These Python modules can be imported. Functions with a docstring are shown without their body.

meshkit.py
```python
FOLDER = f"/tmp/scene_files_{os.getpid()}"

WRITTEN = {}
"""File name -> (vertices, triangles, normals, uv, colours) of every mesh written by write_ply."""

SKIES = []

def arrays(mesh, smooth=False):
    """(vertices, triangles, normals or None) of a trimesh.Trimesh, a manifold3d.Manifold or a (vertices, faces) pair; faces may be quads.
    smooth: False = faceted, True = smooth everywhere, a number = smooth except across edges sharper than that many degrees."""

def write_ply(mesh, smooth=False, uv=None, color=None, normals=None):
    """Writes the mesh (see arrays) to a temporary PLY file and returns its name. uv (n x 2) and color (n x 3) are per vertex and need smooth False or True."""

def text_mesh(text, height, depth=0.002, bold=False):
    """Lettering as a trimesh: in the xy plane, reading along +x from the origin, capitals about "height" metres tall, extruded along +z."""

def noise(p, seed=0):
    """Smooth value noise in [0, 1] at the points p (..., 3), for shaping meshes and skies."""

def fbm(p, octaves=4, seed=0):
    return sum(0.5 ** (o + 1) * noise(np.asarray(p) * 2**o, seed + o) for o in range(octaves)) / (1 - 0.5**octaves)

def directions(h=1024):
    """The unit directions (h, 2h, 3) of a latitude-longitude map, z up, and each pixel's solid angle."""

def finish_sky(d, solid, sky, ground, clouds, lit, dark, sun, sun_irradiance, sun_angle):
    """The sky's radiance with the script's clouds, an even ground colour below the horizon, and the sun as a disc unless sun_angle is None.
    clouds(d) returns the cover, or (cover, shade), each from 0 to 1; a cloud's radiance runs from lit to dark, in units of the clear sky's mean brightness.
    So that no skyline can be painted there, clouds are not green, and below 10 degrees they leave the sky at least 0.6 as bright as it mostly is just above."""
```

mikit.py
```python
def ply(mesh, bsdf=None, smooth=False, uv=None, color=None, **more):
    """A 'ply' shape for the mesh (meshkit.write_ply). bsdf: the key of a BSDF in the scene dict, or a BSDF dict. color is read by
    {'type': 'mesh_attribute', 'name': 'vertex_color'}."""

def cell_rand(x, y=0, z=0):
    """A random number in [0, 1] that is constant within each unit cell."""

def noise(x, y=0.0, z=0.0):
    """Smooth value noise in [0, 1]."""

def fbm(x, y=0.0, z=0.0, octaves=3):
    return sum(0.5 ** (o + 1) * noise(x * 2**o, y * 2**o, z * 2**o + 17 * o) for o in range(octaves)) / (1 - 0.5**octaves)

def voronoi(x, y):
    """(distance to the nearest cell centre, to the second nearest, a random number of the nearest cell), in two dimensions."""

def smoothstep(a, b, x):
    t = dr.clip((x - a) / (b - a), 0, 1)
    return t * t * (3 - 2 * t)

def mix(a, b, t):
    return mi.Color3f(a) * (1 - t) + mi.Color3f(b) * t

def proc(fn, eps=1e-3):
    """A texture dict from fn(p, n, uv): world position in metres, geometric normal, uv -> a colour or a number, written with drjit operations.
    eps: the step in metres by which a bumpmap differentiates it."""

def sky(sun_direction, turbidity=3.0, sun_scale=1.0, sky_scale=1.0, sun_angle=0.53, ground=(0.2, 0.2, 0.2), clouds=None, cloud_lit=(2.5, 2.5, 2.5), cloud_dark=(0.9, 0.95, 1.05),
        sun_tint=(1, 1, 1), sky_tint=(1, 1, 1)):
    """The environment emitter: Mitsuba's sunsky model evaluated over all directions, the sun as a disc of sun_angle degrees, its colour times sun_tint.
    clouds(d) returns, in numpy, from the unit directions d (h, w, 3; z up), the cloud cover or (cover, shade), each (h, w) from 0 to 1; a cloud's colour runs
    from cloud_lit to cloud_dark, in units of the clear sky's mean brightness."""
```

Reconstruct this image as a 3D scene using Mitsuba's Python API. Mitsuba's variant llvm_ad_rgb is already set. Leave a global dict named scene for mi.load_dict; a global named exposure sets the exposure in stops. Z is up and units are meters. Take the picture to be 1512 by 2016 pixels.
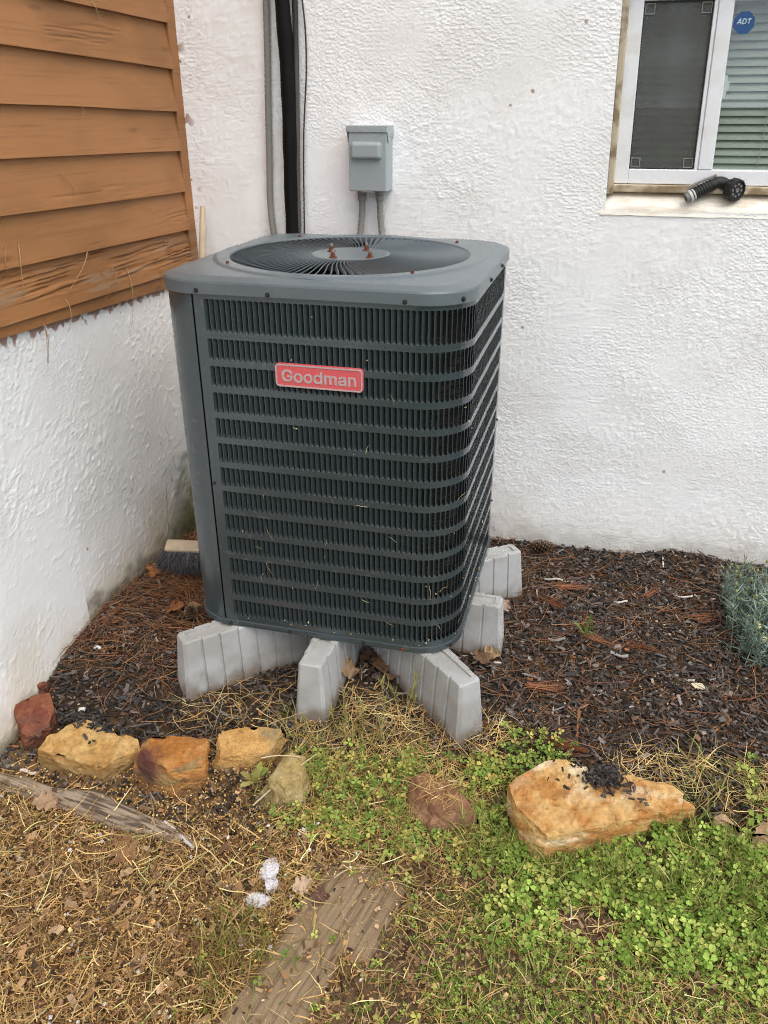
import math, numpy as np, trimesh, mitsuba as mi, drjit as dr, mikit, meshkit, manifold3d
from mikit import ply, proc, noise, fbm, voronoi, cell_rand, smoothstep, mix
from shapely.geometry import Polygon, box as sbox, Point

# ------------------------------------------------------------------ camera, sky, exposure
scene, labels = {'type': 'scene'}, {}
T = mi.ScalarTransform4f
CAM = np.array([0.6355, -2.0678, 1.2709])
PITCH, YAW = 0.4605, -0.2589
FWD = np.array([math.sin(YAW)*math.cos(PITCH), math.cos(YAW)*math.cos(PITCH), -math.sin(PITCH)])
scene['camera'] = {'type': 'perspective', 'fov': 50.52, 'fov_axis': 'x', 'near_clip': 0.02, 'far_clip': 400.0,
    'to_world': T().look_at(origin=CAM.tolist(), target=(CAM+FWD).tolist(), up=[0.0015, 0, 1])}
def cloud_cover(d):
    return 1.0, 0.20 + 0.32*np.clip(d[..., 2], 0, 1) + 0.3*(meshkit.fbm(d*2.2, 4, 5)-0.5)
scene['sky'] = mikit.sky((0.45, -0.50, 1.05), turbidity=3, sun_scale=0.20, sun_angle=50, ground=(0.12, 0.11, 0.08), clouds=cloud_cover, cloud_lit=(2.34, 2.56, 2.86), cloud_dark=(.84, .95, 1.12), sun_tint=(.95, 1.0, 1.10))
exposure = 3.05

# ------------------------------------------------------------------ helpers
RNG = np.random.default_rng
def key_for(name, parent=None):
    k = base = (parent + '__' + name) if parent else name
    i = 0
    while k in scene or k in labels:
        i += 1; k = f'{base}_{i:03d}'
    return k
def thing(name, label, cat, group=None):
    k = key_for(name); labels[k] = {'label': label, 'category': cat}
    if group: labels[k]['group'] = group
    return k
def obj(name, mesh, bsdf, parent=None, smooth=False, **kw):
    k = key_for(name, parent); scene[k] = ply(mesh, bsdf, smooth, **kw); return k
def solo(name, mesh, bsdf, label, cat, smooth=False, group=None, **kw):
    k = obj(name, mesh, bsdf, None, smooth, **kw); labels[k] = {'label': label, 'category': cat}
    if group: labels[k]['group'] = group
    return k
def setkind(k, kind, label=None):
    labels.setdefault(k, {})['kind'] = kind
    if label: labels[k]['label'] = label
cat = trimesh.util.concatenate
def box(x0, x1, y0, y1, z0, z1):
    m = trimesh.creation.box(extents=(x1-x0, y1-y0, z1-z0)); m.apply_translation(((x0+x1)/2, (y0+y1)/2, (z0+z1)/2)); return m
def from_man(m):
    q = m.to_mesh(); return trimesh.Trimesh(np.array(q.vert_properties[:, :3]), np.array(q.tri_verts), process=False)
def to_man(m):
    m = m.copy(); m.merge_vertices(); return manifold3d.Manifold(manifold3d.Mesh(np.asarray(m.vertices, np.float32), np.asarray(m.faces, np.uint32)))
def rbox(x0, x1, y0, y1, z0, z1, r=.004, seg=12):
    s = manifold3d.Manifold.sphere(r, seg)
    return from_man(manifold3d.Manifold.batch_hull([s.translate((x, y, z)) for x in (x0+r, x1-r) for y in (y0+r, y1-r) for z in (z0+r, z1-r)]))
def cyl(p0, p1, r, n=20, r1=None):
    p0, p1 = np.asarray(p0, float), np.asarray(p1, float)
    return tube([p0, p1], [r, r if r1 is None else r1], n)
def tube(P, r, n=12, caps=True):
    P = np.asarray(P, float); m = len(P); r = np.broadcast_to(np.asarray(r, float), (m,))
    t = np.gradient(P, axis=0); t /= np.linalg.norm(t, axis=1, keepdims=True)
    ref = np.array([1., 0, 0]) if abs(t[:, 0]).max() < .8 else np.array([0, 0, 1.]) if abs(t[:, 2]).max() < .9 else np.array([0, 1., 0])
    a = np.cross(t, ref); a /= np.linalg.norm(a, axis=1, keepdims=True); b = np.cross(t, a)
    th = np.arange(n)*2*np.pi/n
    V = (P[:, None] + r[:, None, None]*(np.cos(th)[None, :, None]*a[:, None] + np.sin(th)[None, :, None]*b[:, None])).reshape(-1, 3)
    i, j = np.meshgrid(np.arange(m-1), np.arange(n), indexing='ij'); k = (j+1) % n
    F = np.concatenate([np.stack([i*n+j, i*n+k, (i+1)*n+k], -1).reshape(-1, 3), np.stack([i*n+j, (i+1)*n+k, (i+1)*n+j], -1).reshape(-1, 3)])
    if caps:
        V = np.vstack([V, P[0], P[-1]]); q = np.arange(n); w = (q+1) % n; o = (m-1)*n
        F = np.vstack([F, np.stack([np.full(n, m*n), w, q], -1), np.stack([np.full(n, m*n+1), o+q, o+w], -1)])
    return trimesh.Trimesh(V, F, process=False)
def spline(P, n):
    from scipy.interpolate import CubicSpline
    P = np.asarray(P, float); d = np.r_[0, np.cumsum(np.linalg.norm(np.diff(P, axis=0), axis=1))]
    return CubicSpline(d, P)(np.linspace(0, d[-1], n))
def lathe(prof, n=32, axis_to=None, origin=(0, 0, 0)):
    prof = np.asarray(prof, float); m = len(prof); th = np.arange(n)*2*np.pi/n
    V = np.stack([prof[:, None, 0]*np.cos(th), prof[:, None, 0]*np.sin(th), np.broadcast_to(prof[:, None, 1], (m, n))], -1).reshape(-1, 3)
    i, j = np.meshgrid(np.arange(m-1), np.arange(n), indexing='ij'); k = (j+1) % n
    F = np.concatenate([np.stack([i*n+j, i*n+k, (i+1)*n+k], -1).reshape(-1, 3), np.stack([i*n+j, (i+1)*n+k, (i+1)*n+j], -1).reshape(-1, 3)])
    me = trimesh.Trimesh(V, F, process=False)
    if axis_to is not None: me.apply_transform(trimesh.geometry.align_vectors([0, 0, 1], axis_to))
    me.apply_translation(origin); return me
def grid(U, V, fn):
    """a sheet over the parameter grid U x V; fn(u, v) -> points"""
    u, v = np.meshgrid(U, V, indexing='ij'); P = fn(u, v).reshape(-1, 3); nu, nv = len(U), len(V)
    i, j = np.meshgrid(np.arange(nu-1), np.arange(nv-1), indexing='ij'); a = i*nv+j
    F = np.concatenate([np.stack([a, a+nv, a+nv+1], -1).reshape(-1, 3), np.stack([a, a+nv+1, a+1], -1).reshape(-1, 3)])
    return trimesh.Trimesh(P, F, process=False)
def N2(u, v, s, seed=0, oct=3):
    return meshkit.fbm(np.stack([u/s, v/s, np.zeros_like(u)+seed*7.3], -1), oct, seed)
def sst(a, b, x):
    t = np.clip((x-a)/(b-a), 0, 1); return t*t*(3-2*t)
def rgb(*c): return {'type': 'rgb', 'value': list(c)}
def princ(col, rough=.5, **kw):
    return {'type': 'twosided', 'b': {'type': 'principled', 'base_color': col if isinstance(col, dict) else rgb(*col), 'roughness': rough, **kw}}

# ------------------------------------------------------------------ materials
def stucco_col(p, n, uv):
    left = dr.select(p.x < -0.70, 1.0, 0.0) * dr.select(p.y < 0.585, 1.0, 0.0)
    c = mi.Color3f(.855, .85, .84)
    m = fbm(p.x*5, p.y*5, p.z*5, 3)
    c = mix(c, mi.Color3f(.80, .79, .77), smoothstep(.45, .7, m))
    # damp yellow-brown staining that climbs from the ground
    hgt = p.z + .16 + .10*(p.y < -.3)*left
    st = smoothstep(.34, -.05, hgt + .35*(fbm(p.x*7, p.y*7, p.z*4+3, 3)-.5))
    stl = st*(.22 + .62*left)
    c = mix(c, mi.Color3f(.60, .50, .34), stl)
    gr = smoothstep(.085, .0, hgt + .14*(fbm(p.x*16, p.y*16, p.z*16+9, 3)-.5) - .03)
    c = mix(c, mi.Color3f(.20, .18, .13), gr*(.35+.5*left))
    moss = left*smoothstep(.12, .38, p.y)*smoothstep(.20, -.05, p.z + .30*(fbm(p.x*20, p.y*20, p.z*20, 3)-.5))
    c = mix(c, mi.Color3f(.10, .11, .035), moss*.85)
    # stain-coloured drips and spatter of the siding's paint
    f = fbm(p.x*55, p.y*55, p.z*34+5, 2); g = fbm(p.x*9, p.y*9, p.z*9+1, 2)
    edge_l = left*smoothstep(.722, .748, p.z + .042*p.y + .03*(f-.5))
    edge_b = (1-left)*smoothstep(-.685, -.735, p.x)*smoothstep(.86, 1.0, p.z)
    spat = smoothstep(.70, .76, f + .07*edge_b)*smoothstep(.50, .62, g)*edge_b + left*smoothstep(.62, .70, f + .26*smoothstep(.732, .756, p.z + .042*p.y))*edge_l
    c = mix(c, mi.Color3f(.26, .105, .055), dr.clip(spat, 0, 1)*.8)
    d1, d2, r = voronoi(p.x*4.2 + p.y*4.2, p.z*4.2)
    sp = smoothstep(.028, .014, d1 + .02*(fbm(p.x*90, p.y*90, p.z*90, 2)-.5))*dr.select(r > .80, 1.0, 0.0)
    c = mix(c, mi.Color3f(.30, .17, .09), sp*.8)
    # rust-brown hairline cracks near the corner of the left wall
    w = .012*(fbm(p.y*0+3, p.z*40, 1.7, 3)-.5)
    def crack(y0, z0, y1, z1, wd=.0016):
        yy = y0 + (p.z-z0)/(z1-z0)*(y1-y0)
        return smoothstep(wd, wd*.3, dr.abs(p.y-yy-w))*dr.select((p.z-z0)*(p.z-z1) < 0, 1.0, 0.0)*smoothstep(.3, .45, fbm(p.z*30, 2.1, 0, 2))
    ck = crack(.275, .301, .301, .126) + crack(.227, .111, .201, -.068) + crack(.017, .201, .012, .159) + crack(.229, .259, .235, .229)
    return mix(c, mi.Color3f(.10, .05, .035), dr.clip(ck, 0, 1)*left*.9)
def stucco_bump(p, n, uv):
    f = fbm(p.x*150, p.y*150, p.z*185, 2); q = smoothstep(.30, .62, noise(p.x*5.5+2, p.y*5.5, p.z*5.5))
    st = fbm(p.x*22, p.y*22, p.z*210 + 9*noise(p.x*3, p.y*3, p.z*4), 2)
    rg_ = smoothstep(.35, .65, noise(p.x*3.1+7, p.y*3.1, p.z*3.1))
    return .0012*smoothstep(.30, .80, f)*(.20+.80*q) + .0009*st*rg_
scene['m_stucco'] = {'type': 'bumpmap', 'arbitrary': proc(stucco_bump, 1.2e-3), 'scale': 1.0, 'b': {'type': 'principled', 'base_color': proc(stucco_col), 'roughness': .62, 'specular': .35}}
def wood_stain(p, n, uv):
    g = fbm(p.y*5, p.z*170, p.x*30, 3); b = fbm(p.y*3.2, p.z*7, 4.0, 3)
    c = mix(mi.Color3f(.355, .160, .060), mi.Color3f(.27, .120, .044), smoothstep(.3, .75, b))
    c = mix(c, mi.Color3f(.165, .075, .031), .32*smoothstep(.55, .8, g))
    wz = smoothstep(.98, .84, p.z + .05*p.y)                  # the lower boards are weathered most
    bare = smoothstep(.62, .72, fbm(p.y*5+9, p.z*60, 2.0, 3))*wz
    c = mix(c, mi.Color3f(.33, .245, .165), bare*.4)
    d, d2, r = voronoi(p.y*2.5, p.z*11)
    return mix(c, mi.Color3f(.17, .075, .03), smoothstep(.10, .03, d)*dr.select(r > .72, .6, 0.0))
scene['m_siding'] = {'type': 'bumpmap', 'arbitrary': proc(lambda p, n, uv: .0009*fbm(p.y*8, p.z*260, p.x*40, 2)), 'scale': 1.0,
    'b': {'type': 'principled', 'base_color': proc(wood_stain), 'roughness': .55, 'specular': .3}}
def paint_col(a, b):
    def f(p, n, uv):
        dirt = fbm(p.x*9, p.y*9, p.z*7, 4)
        c = mix(mi.Color3f(*a), mi.Color3f(*b), smoothstep(.45, .75, dirt)*.6)
        s = smoothstep(.80, .86, noise(p.x*70, p.y*70, p.z*70))*smoothstep(.5, .6, noise(p.x*9+4, p.y*9, p.z*9))
        return mix(c, mi.Color3f(.16, .14, .11), s*.22)
    return proc(f)
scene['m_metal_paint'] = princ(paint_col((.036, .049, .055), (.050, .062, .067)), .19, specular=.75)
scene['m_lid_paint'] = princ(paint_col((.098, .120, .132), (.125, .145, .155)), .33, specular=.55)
scene['m_louver'] = princ((.021, .031, .034), .42, specular=.5)
scene['m_blade'] = princ((.085, .104, .114), .42, specular=.4)
scene['m_dark'] = princ((.004, .004, .0045), .9, specular=.05)
scene['m_black_metal'] = princ((.012, .012, .013), .5)
def coil_col(p, n, uv):
    f = noise(p.x*40 + p.y*40, p.z*430); g = fbm(p.x*25, p.y*25, p.z*25, 2)
    return mix(mi.Color3f(.012, .011, .010), mi.Color3f(.050, .043, .034), smoothstep(.35, .75, f)*smoothstep(.25, .6, g))
scene['m_coil'] = princ(proc(coil_col), .7)
scene['m_badge'] = princ((.62, .10, .105), .45, specular=.4)
scene['m_badge_trim'] = princ((.44, .34, .345), .4, specular=.5)
scene['m_rust'] = princ(proc(lambda p, n, uv: mix(mi.Color3f(.16, .042, .014), mi.Color3f(.06, .022, .012), fbm(p.x*200, p.y*200, p.z*200, 2))), .85)
scene['m_zinc'] = princ((.30, .29, .27), .45, metallic=.6)
def plastic_col(p, n, uv):
    d = fbm(p.x*11, p.y*11, p.z*11, 4)
    c = mix(mi.Color3f(.40, .40, .395), mi.Color3f(.33, .325, .31), smoothstep(.4, .7, d))
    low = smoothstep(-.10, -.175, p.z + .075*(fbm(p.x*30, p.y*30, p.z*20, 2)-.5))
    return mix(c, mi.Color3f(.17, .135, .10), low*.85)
scene['m_stand'] = princ(proc(plastic_col), .55, specular=.4)
scene['m_box_paint'] = princ(paint_col((.29, .325, .335), (.33, .36, .365)), .4, specular=.5)
scene['m_conduit'] = princ((.21, .205, .185), .5, specular=.4)
scene['m_black_foam'] = {'type': 'bumpmap', 'arbitrary': proc(lambda p, n, uv: .002*fbm(p.x*120, p.y*40, p.z*6, 2)), 'scale': 1.0, 'b': {'type': 'principled', 'base_color': rgb(.0055, .0055, .006), 'roughness': .6, 'specular': .15}}
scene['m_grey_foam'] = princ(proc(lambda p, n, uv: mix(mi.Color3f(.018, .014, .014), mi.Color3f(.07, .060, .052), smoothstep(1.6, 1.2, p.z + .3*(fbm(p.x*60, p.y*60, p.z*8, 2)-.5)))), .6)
scene['m_cable'] = princ((.016, .009, .011), .45)
scene['m_cable_brown'] = princ((.055, .022, .016), .5)
scene['m_vinyl'] = princ(proc(lambda p, n, uv: mix(mi.Color3f(.74, .745, .76), mi.Color3f(.62, .60, .55), smoothstep(.55, .75, fbm(p.x*14, p.y*14, p.z*14, 3))*.5)), .35, specular=.5)
def casing_col(p, n, uv):
    g = fbm(p.x*20, p.y*50, p.z*20, 3)
    return mix(mi.Color3f(.50, .42, .30), mi.Color3f(.24, .17, .10), smoothstep(.45, .7, g))
scene['m_casing'] = princ(proc(casing_col), .75)
def sill_col(p, n, uv):
    g = fbm(p.x*18, p.y*40, p.z*40, 4)
    c = mix(mi.Color3f(.80, .765, .68), mi.Color3f(.64, .57, .46), smoothstep(.45, .72, g))
    dark = smoothstep(.024, .004, .645-p.y + .02*(g-.5))
    return mix(c, mi.Color3f(.33, .25, .17), dark*.7)
scene['m_sill'] = princ(proc(sill_col), .7)
scene['m_glass'] = {'type': 'thindielectric', 'specular_transmittance': rgb(.86, .925, .885)}
scene['m_screen'] = princ((.115, .115, .104), .6)
scene['m_screen_tab'] = princ((.30, .31, .27), .5)
scene['m_blind'] = princ((.33, .345, .31), .5)
scene['m_room'] = {'type': 'diffuse', 'reflectance': rgb(.08, .08, .075)}
scene['m_sticker_blue'] = princ((.006, .062, .20), .35)
scene['m_sticker_white'] = princ((.50, .62, .66), .4)
scene['m_rubber'] = princ((.016, .0165, .0155), .55, specular=.4)
scene['m_grey_plastic'] = princ((.16, .16, .155), .45)
scene['m_pale_plastic'] = princ((.48, .48, .46), .45)
def pole_col(p, n, uv):
    return mix(mi.Color3f(.55, .44, .31), mi.Color3f(.40, .30, .20), fbm(p.x*60, p.y*60, p.z*9, 3))
scene['m_pole'] = princ(proc(pole_col), .6)
scene['m_vc'] = princ({'type': 'mesh_attribute', 'name': 'vertex_color'}, .75, specular=.3)
scene['m_vc_wet'] = princ({'type': 'mesh_attribute', 'name': 'vertex_color'}, .5, specular=.45)
scene['m_leaf'] = {'type': 'principledthin', 'base_color': {'type': 'mesh_attribute', 'name': 'vertex_color'}, 'roughness': .5, 'diff_trans': .55, 'spec_trans': 0.0}
scene['m_cotton'] = {'type': 'principledthin', 'base_color': rgb(.80, .78, .81), 'roughness': .9, 'diff_trans': .6}
def stone(a, b, c, fx=1.0, vein=None, spot=None):
    def f(p, n, uv):
        m = fbm(p.x*22+fx*3, p.y*22, p.z*34, 4); s = fbm(p.x*110+fx, p.y*110, p.z*110, 3); q = fbm(p.x*7+fx*9, p.y*9, p.z*30+fx, 3)
        k = mix(mi.Color3f(*a), mi.Color3f(*b), smoothstep(.36, .62, m))
        k = mix(k, mi.Color3f(*c), smoothstep(.50, .68, q)*.85)
        k = k*(.62 + .76*s)
        if vein: k = mix(k, mi.Color3f(*vein), smoothstep(.03, .008, dr.abs(fbm(p.x*24+fx*5, p.y*30, p.z*30, 4)-.5))*.55)
        if spot: 
            d = dr.sqrt(dr.square(p.x-spot[0])+dr.square((p.y-spot[1]))+dr.square(p.z-spot[2])) + .05*(fbm(p.x*30, p.y*30, p.z*30, 3)-.5)
            k = mix(k, mi.Color3f(*spot[4]), smoothstep(spot[3], spot[3]*.45, d)*.85)
        dirt = smoothstep(-.17, -.235, p.z + .06*(m-.5))
        return mix(k, mi.Color3f(.07, .05, .03), dirt*.55)
    return {'type': 'bumpmap', 'arbitrary': proc(lambda p, n, uv: .0065*fbm(p.x*120+fx, p.y*120, p.z*170, 3), 1.2e-3), 'scale': 1.0, 'b': {'type': 'principled', 'base_color': proc(f), 'roughness': .75, 'specular': .3}}
scene['m_stone_big'] = stone((.385, .175, .048), (.50, .305, .115), (.66, .54, .36), 1.)
scene['m_stone_yellow'] = stone((.42, .235, .072), (.50, .32, .125), (.32, .165, .045), 2.)
scene['m_stone_orange'] = stone((.34, .135, .030), (.42, .20, .06), (.24, .17, .075), 3., spot=(-.318, -.752, -.185, .06, (.07, .022, .028)))
scene['m_stone_red'] = stone((.15, .044, .024), (.20, .066, .034), (.12, .05, .035), 4., vein=(.27, .11, .06))
scene['m_stone_strata'] = stone((.50, .29, .10), (.42, .23, .07), (.22, .19, .11), 5.)
scene['m_stone_olive'] = stone((.34, .25, .095), (.40, .31, .15), (.30, .13, .04), 6.)
scene['m_stone_brown'] = stone((.22, .105, .055), (.30, .165, .09), (.17, .085, .045), 7.)
scene['m_stone_pink'] = stone((.36, .23, .13), (.42, .28, .17), (.30, .16, .09), 8.)
def driftwood_col(p, n, uv):
    g = fbm(p.x*14 - p.y*3, p.y*160 + p.x*22, p.z*150, 3)
    return mix(mi.Color3f(.30, .23, .165), mi.Color3f(.085, .058, .038), smoothstep(.38, .68, g))
scene['m_driftwood'] = princ(proc(driftwood_col), .85)
TD = np.array([-.245, -.97]); TD = TD/np.linalg.norm(TD)        # the grain of the sunken timber
def timber_col(p, n, uv):
    a, l = p.x*float(TD[1]) - p.y*float(TD[0]), p.x*float(TD[0]) + p.y*float(TD[1])
    g = fbm(a*170, l*6, 2.0, 3); b = fbm(p.x*9, p.y*9, 1.0, 3)
    c = mix(mi.Color3f(.255, .180, .105), mi.Color3f(.175, .122, .072), smoothstep(.35, .7, b))
    return mix(c, mi.Color3f(.085, .058, .036), smoothstep(.52, .76, g)*.6)
scene['m_timber'] = princ(proc(timber_col), .9)
def bed_line(x):      # the curved edge between mulch bed (behind) and lawn (in front)
    return np.interp(x, [-.9, -.6, -.2, .05, .3, .5, .75, .95, 1.15, 1.6], [-.80, -.76, -.66, -.60, -.56, -.56, -.55, -.56, -.58, -.60])
def ground_col(p, n, uv):
    bl = -.60 + .035*dr.sin(p.x*3.5+1.2) + .10*(fbm(p.x*6, p.y*6, 0, 3)-.5)
    s = fbm(p.x*70, p.y*70, 0, 4)
    bed = mix(mi.Color3f(.022, .015, .010), mi.Color3f(.065, .042, .026), s)
    straw = mix(mi.Color3f(.10, .06, .028), mi.Color3f(.22, .13, .055), s)
    soil = mix(mi.Color3f(.085, .056, .034), mi.Color3f(.15, .10, .06), s)
    lawn = mix(straw, soil, smoothstep(.15, .45, p.x))
    far = mix(mi.Color3f(.05, .075, .02), mi.Color3f(.09, .10, .035), s)
    lawn = mix(lawn, far, smoothstep(-1.7, -2.3, p.y))
    return mix(bed, lawn, smoothstep(bl+.03, bl-.03, p.y))
scene['m_ground'] = {'type': 'bumpmap', 'arbitrary': proc(lambda p, n, uv: .008*fbm(p.x*90, p.y*90, 0, 4), 1.5e-3), 'scale': 1.0, 'b': {'type': 'principled', 'base_color': proc(ground_col), 'roughness': .9, 'specular': .2}}

# ------------------------------------------------------------------ ground
def g0(x, y):
    z = np.interp(y, [-9, -3, -1.3, -.8, -.6, -.45, 0, .6], [-.7, -.36, -.29, -.25, -.205, -.17, -.16, -.155])
    z = z + .045*np.exp(-((x+.75)/.22)**2-((y+.2)/.35)**2) + .03*np.exp(-((x-1.0)/.12)**2-((y-.6)/.12)**2)
    z = z + .02*np.exp(-((x-1.2)/.3)**2-((y-.5)/.2)**2) + .03*np.exp(-((x-.1)/.12)**2-((y+.3)/.12)**2)
    return z
def gz(x, y): return g0(x, y) + .014*(N2(x, y, .07, 3)-.5) + .008*(N2(x, y, .018, 4, 2)-.5)
gx = np.r_[-40, -25, -15, -9, -5, -3, -2, -1.4, np.arange(-1.0, 1.9, .011), 2.2, 3, 4.5, 7, 12, 20, 30, 40]
gy = np.r_[-60, -40, -25, -15, -9, -5, -3.2, -2.4, np.arange(-2.0, .68, .011), 1, 3, 10]
setkind(obj('ground', grid(gx, gy, lambda u, v: np.stack([u, v, gz(u, v)], -1)), 'm_ground', smooth=True), 'structure', 'sloping soil of the mulch bed and lawn')

# ------------------------------------------------------------------ house: stucco walls, siding, window
house = thing('house', 'white stucco house corner with orange brown lap siding and a small white window', 'house')
WY, WX = .60, -.755
def streaks(u, v, seed):
    out = 0; wsum = 1e-6
    for k, th in enumerate((.15, 1.05, 2.2, 2.75)):
        c, s = math.cos(th), math.sin(th); a, b = u*c+v*s, -u*s+v*c
        b2 = b + .03*(N2(u, v, .22, seed+k+20, 2)-.5)
        st = meshkit.fbm(np.stack([a/.055, b2/.0085, np.full_like(a, k*3.1+seed)], -1), 2, seed+k)
        w = sst(.45, .62, N2(u, v, .28, seed+40+k, 2))+.02
        out = out + st*w; wsum = wsum + w
    return out/wsum
def stucco_h(u, v, seed, blob, amp, strk=1.0, nod=.0012):
    h = .008*(N2(u, v, .35, seed+1, 2)-.5)
    rough = .35+.65*sst(.35, .65, N2(u, v, .20, seed+2, 2))
    h += amp*rough*.0042*sst(.42, .80, N2(u, v, blob, seed+3, 2))
    h += amp*rough*.0022*sst(.45, .75, N2(u, v, blob*.55, seed+4, 2))
    h += nod*sst(.60, .74, N2(u, v, .0125, seed+9, 2))*sst(.40, .60, N2(u, v, .12, seed+12, 2)) + nod*.8*sst(.64, .76, N2(u, v, .021, seed+14, 2))*sst(.45, .60, N2(u, v, .16, seed+15, 2))
    h += strk*amp*.0036*(streaks(u, v, seed+5)-.5)*(.35+.65*sst(.4, .6, N2(u, v, .25, seed+6, 2)))
    return h
U0, U1, Z0, Z1 = .6135, 1.42, .998, 1.60        # window opening in the back wall
ux = np.r_[np.arange(-.80, U0-.003, .0048), U0, np.arange(U0+.0048, U1-.003, .0048), U1, np.arange(U1+.005, 1.75, .006)]
uz = np.r_[np.arange(-.32, Z0-.003, .0048), Z0, np.arange(Z0+.0048, Z1-.003, .0048), Z1, np.arange(Z1+.005, 1.9, .006)]
SH = .029       # the old window leans a little in its opening
def back_fn(u, v):
    lean = np.where((u > .3), SH*(np.clip(v, 1.0, 1.6)-1.05)*np.clip(1-abs(u-U0)/.3, 0, 1), 0)
    h = stucco_h(u, v, 11, .0095, .26, 1.3, .0008)
    return np.stack([u-lean, WY-h, v], -1)
m = grid(ux, uz, back_fn)
uc = np.repeat(ux, len(uz)); vc = np.tile(uz, len(ux))
fu, fv = uc[m.faces].mean(1), vc[m.faces].mean(1)
keep = ~((fu > U0) & (fu < U1) & (fv > Z0) & (fv < Z1)); m.update_faces(keep); m.remove_unreferenced_vertices()
if m.face_normals[:, 1].mean() > 0: m.invert()
obj('stucco_wall', m, 'm_stucco', house, smooth=True)
obj('stucco_wall', cat([box(1.744, 6, WY, WY+.25, -.7, 2.75), box(-.8, 1.744, WY, WY+.25, 1.894, 2.75)]), 'm_stucco', house)
def left_fn(u, v):
    h = stucco_h(u, v, 31, .011, .40, .55, .0014)
    bulge = .02*sst(.0, -.22, v)*sst(-.3, -.8, u)
    return np.stack([WX+h+bulge, u, v], -1)
ml = grid(np.arange(-1.3, .605, .0042), np.arange(-.40, .815, .0042), left_fn)
if ml.face_normals[:, 0].mean() < 0: ml.invert()
obj('stucco_wall', ml, 'm_stucco', house, smooth=True)
obj('stucco_wall', box(WX-.25, WX, -6, -1.297, -.9, .80), 'm_stucco', house)
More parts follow.
